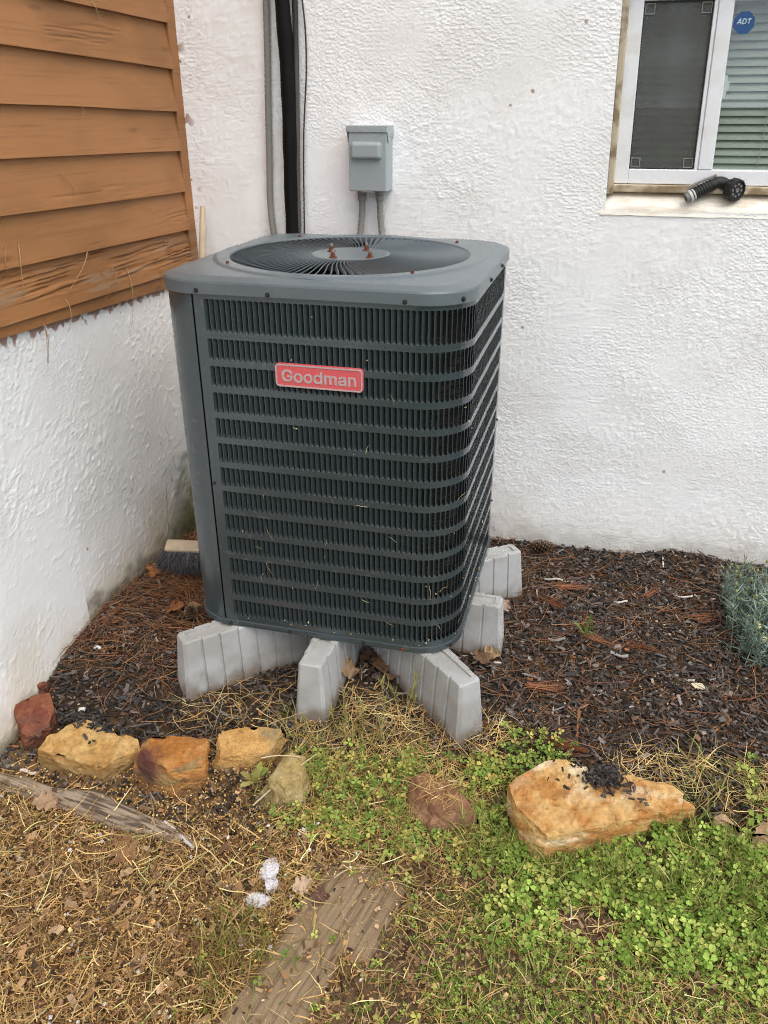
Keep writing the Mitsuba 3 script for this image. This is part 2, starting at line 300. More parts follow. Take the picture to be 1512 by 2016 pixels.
# lap siding: each board a sheet tilted out at its lower edge, with splits carved in
LN = [(.731, .765), (.781, .803), (.907, .928), (1.026, 1.046), (1.148, 1.166), (1.263, 1.281), (1.380, 1.401), (1.504, 1.515), (1.625, 1.632), (1.745, 1.75), (1.865, 1.87), (1.985, 1.99), (2.105, 2.11), (2.225, 2.23), (2.345, 2.35), (2.465, 2.47), (2.585, 2.59), (2.70, 2.70)]
def zline(k, y):
    a, b = LN[k]; return b + (a-b)*(y+.25)/.81 + .003*(meshkit.noise(np.stack([y*3, y*0+k*2.3, y*0], -1), 9)-.5)
def siding_board(k):
    vis = 0 < k < 9
    ys = np.r_[np.arange(-6, -1.5, .5), np.linspace(-1.5, .545, 150 if vis else 12)]; ts = np.linspace(0, 1, 46 if vis else 4)
    def fn(u, t):
        zb = zline(k, u); zt = zline(k+1, u) + .018; z = zb + (zt-zb)*t
        x = WX + .006 + .019*(1-t) + .0015*(N2(u, z, .3, 60+k)-.5)
        if vis:
            wear = {1: .8, 2: .45, 3: .10, 6: .18}.get(k, .0)
            cr = meshkit.fbm(np.stack([u/.16, z/.0042, u*0+k*5.], -1), 2, 70)
            msk = sst(.63-.13*wear, .74-.10*wear, N2(u*.7, z*3, .16, 80+k, 2))*sst(.02, .10, t)*sst(.98, .85, t)
            x = x - .0045*wear**.5*sst(.52, .60, cr)*msk + .0025*msk*wear*sst(.55, .3, cr)
        return np.stack([x, u, z], -1)
    g = grid(ys, ts, fn)
    if g.face_normals[:, 0].mean() < 0: g.invert()
    n = len(ys); e = g.vertices[np.arange(n)*len(ts)]           # the butt edge below and the end
    lip = np.vstack([e, e-[.022, 0, -.003]])
    q = np.arange(n-1); F = np.vstack([np.stack([q, n+q, q+1], -1), np.stack([q+1, n+q, n+q+1], -1)])
    o = (n-1)*len(ts); end = g.vertices[o:o+len(ts)]; en = np.vstack([end, end-[.022, 0, 0]]); w = np.arange(len(ts)-1); L = len(ts)
    FE = np.vstack([np.stack([w, w+1, L+w], -1), np.stack([w+1, L+w+1, L+w], -1)])
    return cat([g, trimesh.Trimesh(lip, F, process=False), trimesh.Trimesh(en, FE, process=False)])
for k in range(1, len(LN)-1):
    obj('siding_board', siding_board(k), 'm_siding', house, smooth=25)
obj('base_board', grid(np.r_[-6, np.linspace(-1.5, .545, 90)], np.linspace(0, 1, 9), lambda u, t: np.stack([WX+.016+.002*(N2(u, t*.05, .1, 4)-.5)-.02*(t < .05), u, zline(0, u)+(zline(1, u)+.012-zline(0, u))*t], -1)), 'm_siding', house, smooth=25)
def trim_fn(u, v): return np.stack([WX+.019+.002*(N2(u, v, .05, 6)-.5)-.02*(u < .5455), u, v], -1)
obj('corner_trim', grid(np.array([.545, .547, .56, .575, .59, .604]), np.linspace(.735, 2.72, 160), trim_fn), 'm_siding', house, smooth=25)
obj('wall_top', box(WX-.25, WX, -6, .6, .80, 2.72), 'm_siding', house)
# window
def sh(mesh):
    mesh = mesh.copy() if hasattr(mesh, 'copy') else mesh
    v = np.array(mesh.vertices); v[:, 0] -= SH*(v[:, 2]-1.07); mesh.vertices = v; return mesh
WR = 1.295
sill = grid(np.linspace(U0-.012, U1+.01, 150), np.linspace(0, 1, 26), lambda u, t: np.stack([u - SH*(.95+.1*t-1.07)*0, .597+.063*t, .996+.056*t**.8 - .012*sst(.12, 0, t) + .004*(N2(u, t*.06, .02, 5)-.5)+.005*(N2(u, t*.06, .09, 6)-.5)], -1))
if sill.face_normals[:, 2].mean() < 0: sill.invert()
obj('window_sill', sill, 'm_sill', house, smooth=True)
obj('window_casing', cat([sh(rbox(.6105, .6315, .615, .66, 1.04, 1.60, .004, 8)), sh(rbox(.627, 1.40, .628, .66, 1.046, 1.0665, .003, 8)), sh(box(.6105, 1.42, .62, .66, 1.575, 1.61)), sh(box(WR+.05, 1.43, .612, .67, .99, 1.61))]), 'm_casing', house)
win = house + '__window'
obj('frame', cat([sh(b) for b in (rbox(.6295, .671, .645, .72, 1.068, 1.575, .003, 8), rbox(.671, WR+.05, .6455, .72, 1.068, 1.109, .003, 8), rbox(.671, WR+.05, .6455, .72, 1.533, 1.575, .003, 8), rbox(WR, WR+.05, .6452, .72, 1.109, 1.533, .003, 8))]), 'm_vinyl', win, smooth=30)
obj('sash_stile', sh(rbox(.8535, .864, .648, .70, 1.109, 1.533, .002, 8)), 'm_vinyl', win, smooth=30)
obj('sash_stile', sh(rbox(.8645, .9045, .644, .70, 1.109, 1.533, .003, 8)), 'm_vinyl', win, smooth=30)
obj('gasket', cat([sh(b) for b in (box(.671, .6735, .651, .668, 1.109, 1.533), box(.851, .8535, .651, .668, 1.109, 1.533), box(.6735, .851, .651, .668, 1.109, 1.1115), box(.6735, .851, .651, .668, 1.531, 1.533))]), 'm_black_metal', win)
wx_, wz_ = np.arange(.6735, .851, .00152), np.arange(1.1115, 1.531, .00152)
obj('insect_screen', cat([sh(box(x-.00026, x+.00026, .6598, .6603, 1.1115, 1.531)) for x in wx_] + [sh(box(.6735, .851, .6604, .6609, z-.00026, z+.00026)) for z in wz_]), 'm_screen', win)
for cx, cz in ((.675, 1.502), (.823, 1.502), (.675, 1.113), (.823, 1.113)):
    s = .026; o = sbox(cx, cz, cx+s, cz+s).difference(sbox(cx+.0028, cz+.0028, cx+s-.0028, cz+s-.0028).buffer(.001))
    e = trimesh.creation.extrude_polygon(o, .003, engine='earcut'); e.apply_transform(trimesh.transformations.rotation_matrix(math.pi/2, [1, 0, 0])); e.apply_translation([0, .6592, 0])
    obj('screen_corner', sh(e), 'm_screen_tab', win)
obj('pane', sh(grid(np.array([.672, .855]), np.array([1.108, 1.534]), lambda u, v: np.stack([u, u*0+.676, v], -1))), 'm_glass', win)
obj('pane', sh(grid(np.array([.903, WR+.01]), np.array([1.108, 1.534]), lambda u, v: np.stack([u, u*0+.665, v], -1))), 'm_glass', win)
obj('latch', cat([sh(rbox(.9045, .915, .668, .684, 1.293, 1.352, .002, 8)), sh(rbox(.908, .922, .670, .682, 1.312, 1.338, .002, 8))]), 'm_pale_plastic', win, smooth=30)
obj('room', cat([box(.60, 1.42, 1.3, 1.35, .9, 1.75), box(.56, .60, .73, 1.3, .9, 1.75), box(1.42, 1.46, .73, 1.3, .9, 1.75), box(.60, 1.42, .73, 1.3, .86, .9), box(.60, 1.42, .73, 1.3, 1.75, 1.79)]), 'm_room', house)
blind = thing('window_blind', 'pale horizontal slat blind hanging closed behind the window glass', 'blind')
th = np.linspace(-1, 1, 7)
for k in range(23):
    zc = 1.092 + .0212*k
    obj('slat', grid(np.array([.655, 1.30]), th, lambda u, t: np.stack([u, .742 + .0085*t + .002*t*t, zc + .0118*t + .002*(1-t*t)], -1)), 'm_blind', blind, smooth=True)
obj('cord', cat([cyl((x, .728, 1.08), (x, .728, 1.58), .0009, 6) for x in (.74, 1.035, 1.24)]), 'm_blind', blind)
st = thing('window_sticker', 'blue octagonal security sticker with white lettering on the right pane', 'sticker')
R = .0285; cx, cz = .9365, 1.4775
oc = trimesh.creation.extrude_polygon(Polygon([(R*math.cos(a), R*math.sin(a)) for a in np.arange(8)*math.pi/4+math.pi/8]), .0006, engine='earcut')
RX = trimesh.transformations.rotation_matrix(math.pi/2, [1, 0, 0])
oc.apply_transform(RX); oc.apply_translation([cx, .6645, cz]); obj('disc', sh(oc), 'm_sticker_blue', st)
tx = meshkit.text_mesh('ADT', .0125, .0006, bold=True); tx.vertices[:, 0] += .18*tx.vertices[:, 1]; tx.apply_translation([-tx.bounds[:, 0].mean(), 0, 0]); tx.apply_transform(RX); tx.apply_translation([cx, .6635, cz-.003]); obj('lettering', sh(tx), 'm_sticker_white', st)
# hose nozzle lying on the sill
nz = thing('hose_nozzle', 'black pistol grip hose nozzle with round spray head lying on the window sill', 'nozzle')
hp = spline([(.853, .603, 1.042), (.878, .611, 1.056), (.903, .619, 1.069), (.921, .624, 1.076)], 40)
hr = np.interp(np.linspace(0, 1, 40), [0, .1, .5, .85, 1], [.0165, .0168, .0165, .0155, .013]) + .0009*np.sign(np.sin(np.linspace(0, 1, 40)*60))*(np.linspace(0, 1, 40) < .8)
obj('grip', tube(hp, hr, 20), 'm_rubber', nz, smooth=40)
obj('collar', lathe([(.0125, -.012), (.0165, -.012), (.0175, -.001), (.0175, .003), (.0150, .004)], 24, hp[0]-hp[5], hp[0]-.3*(hp[5]-hp[0])), 'm_pale_plastic', nz, smooth=40)
d0 = (hp[0]-hp[5])/np.linalg.norm(hp[0]-hp[5])
obj('hose_thread', lathe([(.0085, .004), (.0085, .017), (.0125, .017), (.0150, .016), (.0150, .0), (.0135, .0)], 24, d0, hp[0]), 'm_grey_plastic', nz, smooth=40)
obj('thread_bore', lathe([(.0086, -.004), (0.0001, -.004)], 16, d0, hp[0]+d0*.006), 'm_black_metal', nz)
hc = np.array([.968, .613, 1.060]); ha = np.array([.62, -.76, -.10]); ha = ha/np.linalg.norm(ha)
obj('barrel', tube(spline([hp[-6], hp[-1]+[.004, .003, .002], hc-ha*.026+[0, 0, .004], hc-ha*.004], 20), np.interp(np.linspace(0, 1, 20), [0, .35, .7, 1], [.0145, .017, .0165, .021]), 18), 'm_rubber', nz, smooth=40)
prof = [(.020, -.016), (.0275, -.014), (.030, -.010), (.0305, .010), (.029, .014), (.0255, .0145), (.0245, .0105), (.0, .0105)]
hd = lathe(prof, 48, None); th_ = np.arctan2(hd.vertices[:, 1], hd.vertices[:, 0]); rr_ = np.hypot(hd.vertices[:, 0], hd.vertices[:, 1])
hd.vertices[:, :2] *= (1+.03*np.sign(np.cos(th_*12))*(rr_ > .0285))[:, None]
hd.apply_transform(trimesh.geometry.align_vectors([0, 0, 1], ha)); hd.apply_translation(hc); obj('spray_head', hd, 'm_rubber', nz, smooth=35)
pat = [lathe([(.0035, 0), (.0035, .0015), (.0, .0015)], 10, None, (.016*math.cos(a), .016*math.sin(a), .0105)) for a in np.arange(8)*math.pi/4] + [lathe([(.006, 0), (.006, .003), (.003, .003), (0, .001)], 14, None, (0, 0, .0105))]
pt = cat(pat); pt.apply_transform(trimesh.geometry.align_vectors([0, 0, 1], ha)); pt.apply_translation(hc); obj('spray_hole', pt, 'm_grey_plastic', nz)
lv = tube(spline([(.915, .626, 1.097), (.898, .622, 1.089), (.872, .614, 1.079), (.850, .606, 1.066), (.841, .604, 1.056)], 24), .0038, 10); obj('lever', lv, 'm_grey_plastic', nz, smooth=40)

# ------------------------------------------------------------------ services on the back wall
cn = spline([(-.4245, .585, 2.7), (-.4245, .585, 1.62), (-.432, .584, 1.40), (-.438, .583, 1.275), (-.4445, .58, 1.1), (-.447, .575, .99), (-.437, .568, .893), (-.41, .555, .78), (-.36, .50, .60), (-.30, .40, .45), (-.28, .372, .42)], 700)
solo('conduit', tube(cn, .0104 + .0003*np.sign(np.sin(np.arange(700)*1.57)), 14), 'm_conduit', 'grey ribbed flexible conduit running up the wall left of the black pipe', 'conduit', smooth=True)
bp = spline([(-.353, .563, 2.7), (-.362, .563, 1.9), (-.3672, .563, 1.553), (-.362, .563, 1.40), (-.362, .562, 1.247), (-.367, .562, 1.05), (-.3685, .56, .90), (-.36, .53, .6), (-.33, .46, .3), (-.30, .372, .22)], 120)
solo('refrigerant_line', tube(bp, .0222+.0008*np.sin(np.arange(120)*.9), 20), 'm_black_foam', 'thick black foam insulated pipe running up the white wall', 'pipe', smooth=True)
gp = spline([(-.318, .575, 2.7), (-.328, .577, 1.9), (-.3335, .578, 1.553), (-.3365, .576, 1.40), (-.3400, .572, 1.247), (-.3465, .568, 1.05), (-.3495, .566, .90), (-.35, .55, .6), (-.31, .45, .3), (-.27, .372, .22)], 90)
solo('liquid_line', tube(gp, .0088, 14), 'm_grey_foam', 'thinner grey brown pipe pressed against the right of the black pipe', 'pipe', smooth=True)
cp = spline([(-.32, .590, 2.7), (-.325, .590, 1.8), (-.3145, .590, 1.553), (-.3095, .590, 1.50), (-.3085, .590, 1.42), (-.311, .589, 1.36), (-.3165, .588, 1.30), (-.322, .586, 1.24), (-.331, .582, 1.05), (-.335, .578, .90), (-.345, .56, .6), (-.30, .45, .35), (-.27, .372, .3)], 160)
solo('control_cable', tube(cp, .0026, 8), 'm_cable_brown', 'thin dark cable bowing out beside the insulated pipes', 'cable', smooth=True)
db = thing('disconnect_box', 'pale grey electrical disconnect box on the white wall above the air conditioner', 'electrical box')
obj('body', rbox(-.1605, -.0415, .524, .605, 1.0405, 1.2185, .003, 8), 'm_box_paint', db, smooth=30)
obj('cover', rbox(-.1590, -.0430, .5195, .5235, 1.042, 1.212, .0015, 8), 'm_box_paint', db, smooth=30)
hoodp = Polygon([(.516, 1.2245), (.602, 1.2245), (.602, 1.1935), (.560, 1.1935), (.553, 1.180), (.538, 1.177), (.530, 1.19), (.524, 1.2075), (.516, 1.2075)])
hs = []
for x in (-.1645, -.0395):
    e = trimesh.creation.extrude_polygon(hoodp, .0025, engine='earcut'); v = np.array(e.vertices); e.vertices = np.stack([x+v[:, 2]-.00125, v[:, 0], v[:, 1]], -1); e.invert() if e.volume < 0 else None; hs.append(e)
obj('hood', cat(hs + [rbox(-.1660, -.0380, .5155, .603, 1.2188, 1.2250, .002, 8), rbox(-.1652, -.0388, .5150, .5185, 1.2065, 1.2200, .0012, 8)]), 'm_box_paint', db, smooth=30)
bulge = from_man(manifold3d.Manifold.batch_hull([manifold3d.Manifold.sphere(.009, 20).translate((x, y, z)) for y, e in ((.511, .003), (.522, 0)) for x in (-.152+.009+e, -.054-.009-e) for z in (1.130+.009+e, 1.181-.009-e)]))
obj('raised_panel', bulge, 'm_box_paint', db, smooth=40)
obj('hasp', cat([box(-.120, -.083, .5175, .5192, 1.0385, 1.0455), cyl((-.0985, .545, 1.022), (-.0985, .545, 1.04), .0025, 8)]), 'm_zinc', db)
for x in (-.1325, -.0740):
    obj('connector', lathe([(.0105, 1.008), (.0125, 1.010), (.0135, 1.014), (.0135, 1.026), (.0120, 1.0265), (.0145, 1.028), (.0145, 1.0405)], 20, None, (x, .567, 0)), 'm_conduit', db, smooth=40)
for pts, lab in (([(-.1325, .567, 1.012), (-.1325, .567, .985), (-.1352, .564, .94), (-.1385, .558, .905), (-.155, .52, .78), (-.18, .43, .62), (-.19, .372, .58)], 'grey flexible conduit dropping from the left of the disconnect box underside'),
                 ([(-.0740, .567, 1.012), (-.0735, .567, .985), (-.0695, .564, .94), (-.0650, .558, .905), (-.05, .53, .80), (-.03, .45, .64), (-.02, .372, .58)], 'grey flexible conduit dropping from the right of the disconnect box underside')):
    solo('conduit', tube(spline(pts, 140), .0100+.0003*np.sign(np.sin(np.arange(140)*1.57)), 14), 'm_conduit', lab, 'conduit', smooth=True)

# ------------------------------------------------------------------ air conditioner
ac = thing('air_conditioner', 'dark slate grey outdoor air conditioning unit with louvred sides and a red badge', 'air conditioner')
HB, HS, RC = .8961, .37, .115          # body height, half width, corner radius
def rrect(h, r, n=10):
    a = np.linspace(0, np.pi/2, n); out = []
    for k, (sx, sy) in enumerate(((1, -1), (1, 1), (-1, 1), (-1, -1))):
        c = np.array([sx*(h-r), sy*(h-r)]); t = a + (k-1)*np.pi/2
        out.append(c + r*np.stack([np.cos(t), np.sin(t)], -1))
    return np.vstack(out)               # counter-clockwise from the front right corner
SX = -.264                              # seam between corner panel and louvred panel, on the front
L1, LA = (HS-RC)-SX, RC*np.pi/2
def perim(s, d):
    """point on the body at arc length s from the seam (front, right corner, right side), d inward"""
    s, d = np.broadcast_arrays(np.asarray(s, float), np.asarray(d, float)); c = HS-RC
    a = np.clip((s-L1)/RC, 0, np.pi/2) - np.pi/2
    x = np.where(s < L1, SX+s, c+(RC-d)*np.cos(a)); y = np.where(s < L1, -HS+d, -c+(RC-d)*np.sin(a))
    r = s > L1+LA
    return np.where(r, HS-d, x), np.where(r, -c+(s-L1-LA), y)
PIT, S0, NC = .01335, .0265, 87
rows = [(.8105, .8858)] + [(.795-.0647*k-.0495, .795-.0647*k) for k in range(12)]
panel, blades = [], []
def smap(mesh):
    v = np.array(mesh.vertices); x, y = perim(v[:, 0], v[:, 2]); mesh.vertices = np.stack([x, y, v[:, 1]], -1); return mesh
for i, (zb, zt) in enumerate(rows):
    lo = zb-.0076 if i < 12 else .016; hi = zt+.0076 if i else HB+.004
    cell = sbox(0, lo, PIT, hi).difference(sbox(.0045, zb+.003, .0105, zt-.003).buffer(.003, quad_segs=3))
    e = trimesh.creation.extrude_polygon(cell, .0012, engine='earcut')
    c3 = np.array(e.vertices)[e.faces]; flat = (np.ptp(c3[:, :, 0], axis=1) < 1e-9) & ((abs(c3[:, 0, 0]) < 1e-9) | (abs(c3[:, 0, 0]-PIT) < 1e-9))
    e.update_faces(~flat); e.remove_unreferenced_vertices(); e.invert()
    zl = np.r_[zb-.0005, zb+.003, zb+.009, zt-.009, zt-.003, zt+.0005]; kz = np.array([.10, .62, 1, 1, .62, .10])
    bs, bd = np.array([.0005, .0036, .0068, .0093]), np.array([.0006, .0018, .0046, .0098])
    for j in range(NC):
        q = e.copy(); q.apply_translation([S0+j*PIT, 0, 0]); panel.append(smap(q))
        s = np.broadcast_to(S0+j*PIT+bs[:, None], (4, 6)); d = .0008 + bd[:, None]*kz[None]
        x, y = perim(s, d); V = np.stack([x, y, np.broadcast_to(zl, (4, 6))], -1).reshape(-1, 3)
        a, b = np.meshgrid(np.arange(3), np.arange(5), indexing='ij'); a0 = a*6+b
        F = np.concatenate([np.stack([a0, a0+6, a0+7], -1).reshape(-1, 3), np.stack([a0, a0+7, a0+1], -1).reshape(-1, 3)])
        c = V.mean(0); w = CAM-c; nx, ny = perim(S0+j*PIT, 0.); mx, my = perim(S0+j*PIT, .01)
        n_ = np.array([nx-mx, ny-my, 0])/.01
        blades.append((-(zt-zb)*max(0, w@n_)/np.linalg.norm(w)**3, trimesh.Trimesh(V, F, process=False)))
def strip(s0, s1, z0, z1, d=0., t=.0012, n=12):
    ss = np.linspace(s0, s1, n)
    return grid(ss, np.array([z0, z1]), lambda u, v: np.stack([*perim(u, d), v], -1))
SE = S0+NC*PIT
panel += [strip(.0024, S0, .016, HB+.004), strip(SE, L1+LA+.51, .016, HB+.004)]
obj('louvre_panel', cat(panel), 'm_metal_paint', ac)
blades.sort(key=lambda b: b[0])
for _, b in blades[:300]: obj('louvre', b, 'm_louver', ac, smooth=True)
setkind(obj('louvres', cat([b for _, b in blades[300:]]), 'm_louver', ac, smooth=False), 'stuff')
obj('coil', lathe([(0, 0)], 3) if False else grid(np.arange(41), np.array([.02, .885]), lambda u, v: np.stack([np.vstack([rrect(HS-.026, RC-.02), rrect(HS-.026, RC-.02)[:1]])[u.astype(int), 0], np.vstack([rrect(HS-.026, RC-.02), rrect(HS-.026, RC-.02)[:1]])[u.astype(int), 1], v], -1)), 'm_coil', ac, smooth=40)
# smooth panel round the left front corner, and the plain rear
loop = rrect(HS, RC, 12)
fl = loop[36:]                                           # front left corner: from (-HS, ..) to (.., -HS)
fl = np.vstack([fl[fl[:, 0] < SX-.004], [SX-.0022, -(HS-RC)-math.sqrt(RC**2-(SX-.0022+HS-RC)**2)]])
path = np.vstack([[-HS, .25], [-HS, 0], fl])
def wall_of(path, z0, z1): return grid(np.arange(len(path)), np.array([z0, z1]), lambda u, v: np.stack([path[u.astype(int), 0], path[u.astype(int), 1], v], -1))
obj('corner_panel', wall_of(path, .014, HB+.004), 'm_metal_paint', ac, smooth=40)
obj('seam', box(SX-.005, SX+.005, -HS+.0016, -HS+.006, .016, HB), 'm_dark', ac)
back = np.vstack([loop[12:24], loop[24:36]]); back = np.vstack([[HS, .254], back, [-HS, .25]])
obj('rear_panel', wall_of(back, .014, HB+.004), 'm_metal_paint', ac, smooth=40)
def rings(levels, cap_top=None):
    V, F, n = [], [], None
    for h, r, z in levels:
        q = rrect(h, r, 12); n = len(q); V.append(np.c_[q, np.full(n, z)])
    for a in range(len(levels)-1):
        i = np.arange(n); k = (i+1) % n; F += [np.stack([a*n+i, a*n+k, (a+1)*n+k], -1), np.stack([a*n+i, (a+1)*n+k, (a+1)*n+i], -1)]
    return np.vstack(V), np.vstack(F), n
V, F, n = rings([(HS-.02, RC-.02, 0), (HS+.001, RC, .0005), (HS+.004, RC+.003, .0035), (HS+.004, RC+.003, .016), (HS+.0025, RC+.002, .019), (HS-.004, RC-.004, .019)])
obj('base_pan', trimesh.Trimesh(V, F, process=False), 'm_metal_paint', ac, smooth=35)
obj('base_plate', trimesh.creation.extrude_polygon(Polygon(rrect(HS-.019, RC-.019)), .004, engine='earcut'), 'm_black_metal', ac)
# lid: skirt, bevel, flat, raised ring, round opening; meshed as one sheet from square to circle
RF, RH, ZT = .304, .101, .0385
lv = [(HS-.001, RC, -.001), (HS+.006, RC+.006, .0), (HS+.007, RC+.007, .002), (HS+.006, RC+.006, .0255), (HS+.0035, RC+.004, .0300), (HS-.016, RC-.012, .0368), (HS-.024, RC-.016, .0382)]
th = None; RV, RFc = [], []
nn = 240
def resample(q, n):
    q = np.vstack([q, q[:1]]); d = np.r_[0, np.cumsum(np.linalg.norm(np.diff(q, axis=0), axis=1))]
    ang = np.unwrap(np.arctan2(q[:, 1], q[:, 0])); t = np.linspace(ang[0], ang[0]+2*np.pi, n, endpoint=False)
    return np.stack([np.interp(t, ang, q[:, 0]), np.interp(t, ang, q[:, 1])], -1), t
for h, r, z in lv:
    q, tt = resample(rrect(h, r, 16), nn); RV.append(np.c_[q, np.full(nn, HB+z)])
q5, tt = resample(rrect(HS-.024, RC-.016, 16), nn)
for R_, z in ((.3495, .0388), (.345, .0402), (.340, .0432), (.334, .0440), (.312, .0440), (.307, .0432), (RF, .0405), (RF, .024)):
    c = R_*np.stack([np.cos(tt), np.sin(tt)], -1)
    if R_ > .33: 
        lim = np.linalg.norm(q5, axis=1, keepdims=True)*.996; l = np.linalg.norm(c, axis=1, keepdims=True); c = c*np.minimum(1, lim/l)
    RV.append(np.c_[c, np.full(nn, HB+z)])
for a in range(len(RV)-1):
    i = np.arange(nn); k = (i+1) % nn; RFc += [np.stack([a*nn+i, a*nn+k, (a+1)*nn+k], -1), np.stack([a*nn+i, (a+1)*nn+k, (a+1)*nn+i], -1)]
lid = trimesh.Trimesh(np.vstack(RV), np.vstack(RFc), process=False)
lidk = obj('lid', lid, 'm_lid_paint', ac, smooth=24)
NB = 104
for b in range(NB):
    a0 = 2*np.pi*b/NB; r = np.linspace(RH-.004, RF+.001, 12); q = (r-RH)/(RF-RH)
    a = a0 + .18*np.sin(np.clip(q, 0, 1)*np.pi*.5)**1.3 - .10
    t_ = np.array([0., 1.])
    slant = .0046*(r/RF)**.7
    up = np.stack([r*np.cos(a), r*np.sin(a), np.full(12, HB+.0415)], -1)
    tan = np.stack([-np.sin(a), np.cos(a), 0*a], -1)
    lo = up - tan*slant[:, None] - np.array([0, 0, .0068])
    lp = up + tan*.0021 - np.array([0, 0, .0006])
    V = np.concatenate([lp, up, lo]); i = np.arange(11)
    F = np.vstack([np.stack([o+i, o+i+1, o+12+i+1], -1) for o in (0, 12)] + [np.stack([o+i, o+12+i+1, o+12+i], -1) for o in (0, 12)])
    obj('grille_blade', trimesh.Trimesh(V, F, process=False), 'm_blade', lidk, smooth=30)
obj('motor_cap', lathe([(RH-.012, HB+.012), (RH, HB+.034), (RH, HB+.0415), (RH-.003, HB+.0425), (RH-.009, HB+.0425), (RH-.015, HB+.0405), (RH-.02, HB+.0400), (.03, HB+.0395), (.0001, HB+.0395)], 64), 'm_lid_paint', lidk, smooth=24)
obj('fan_cavity', lathe([(RF+.004, HB+.0), (RF+.004, .52), (.0001, .52)], 48), 'm_dark', lidk)
for x, y in ((-.026, -.064), (.064, -.042), (-.062, .033), (.023, .072)):
    bz = HB+.0400
    obj('motor_stud', cat([lathe([(.0115, bz), (.0110, bz+.002), (.0065, bz+.0025), (.0062, bz+.009), (.0045, bz+.010), (.0042, bz+.018), (.003, bz+.019), (.0001, bz+.019)], 10, None, (x, y, 0))]), 'm_rust', lidk, smooth=30)
    obj('stud_tip', lathe([(.0044, bz+.0135), (.0044, bz+.019), (.0001, bz+.0197)], 10, None, (x, y, 0)), 'm_zinc', lidk, smooth=30)
def screw(p, axis, r=.0048, m='m_black_metal', par=None):
    prof = [(r*1.25, 0), (r*1.25, .0012), (r*.85, .0014), (r*.85, .0045), (r*.7, .0050), (.0001, .0050)]
    obj('screw', lathe(prof, 6, axis, p), m, par, smooth=False)
for x, z in ((-.249, .905), (-.077, .903), (.234, .904)): screw((x, -HS-.0062, z), (0, -1, .05), par=ac)
c = HS-RC
for a in (-30, -2): pass
screw((c+(RC+.0065)*math.cos(math.radians(-38)), -c+(RC+.0065)*math.sin(math.radians(-38)), .907), (math.cos(math.radians(-38)), math.sin(math.radians(-38)), 0), par=ac)
for y in (-.10, .10): screw((HS+.0065, y, .907), (1, 0, 0), par=ac)
for x, y in ((-.239, -.223), (.219, -.243), (-.224, .235), (.233, .239)): screw((x, y, HB+.0438), (0, 0, 1), .0042, 'm_rust', par=ac)
for x in (-.247, -.076, .130): screw((x, -HS-.0038, .0095), (0, -1, 0), .0042, par=ac)
screw((.236, -HS-.0038, .0095), (0, -1, 0), .0042, 'm_rust', par=ac)
screw((SX+.008, -HS-.0002, .426), (0, -1, 0), .0034, par=ac)
screw((c+(RC+.004)*math.cos(math.radians(-35)), -c+(RC+.004)*math.sin(math.radians(-35)), .0095), (math.cos(math.radians(-35)), math.sin(math.radians(-35)), 0), .0042, par=ac)
for z in (.16, .43): screw((HS-.001, .262, z), (1, 0, 0), .0034, par=ac)
bg = ac + '__badge'
BX0, BX1, BZ0, BZ1 = -.0695, .1395, .6965, .7505; BC = ((BX0+BX1)/2, (BZ0+BZ1)/2)
def face(poly, depth, y):
    g = trimesh.creation.extrude_polygon(poly, depth, engine='earcut'); g.apply_transform(RX); g.apply_translation([0, y, 0]); return g
outer = sbox(BX0+.009, BZ0+.009, BX1-.009, BZ1-.009).buffer(.009, quad_segs=6)
obj('plate', face(outer, .0085, -HS+.0005), 'm_badge', bg, smooth=30)
obj('rim', face(outer.buffer(-.0008).difference(outer.buffer(-.0040)), .0018, -HS-.0075), 'm_badge_trim', bg, smooth=30)
tx = meshkit.text_mesh('Goodman', .026, .0018, bold=True); tx.apply_translation([-tx.bounds[:, 0].mean(), -.013, 0])
tx.vertices[:, 0] *= .178/np.ptp(tx.vertices[:, 0]); tx.apply_transform(RX); tx.apply_translation([BC[0], -HS-.0077, BC[1]]); obj('lettering', tx, 'm_badge_trim', bg)

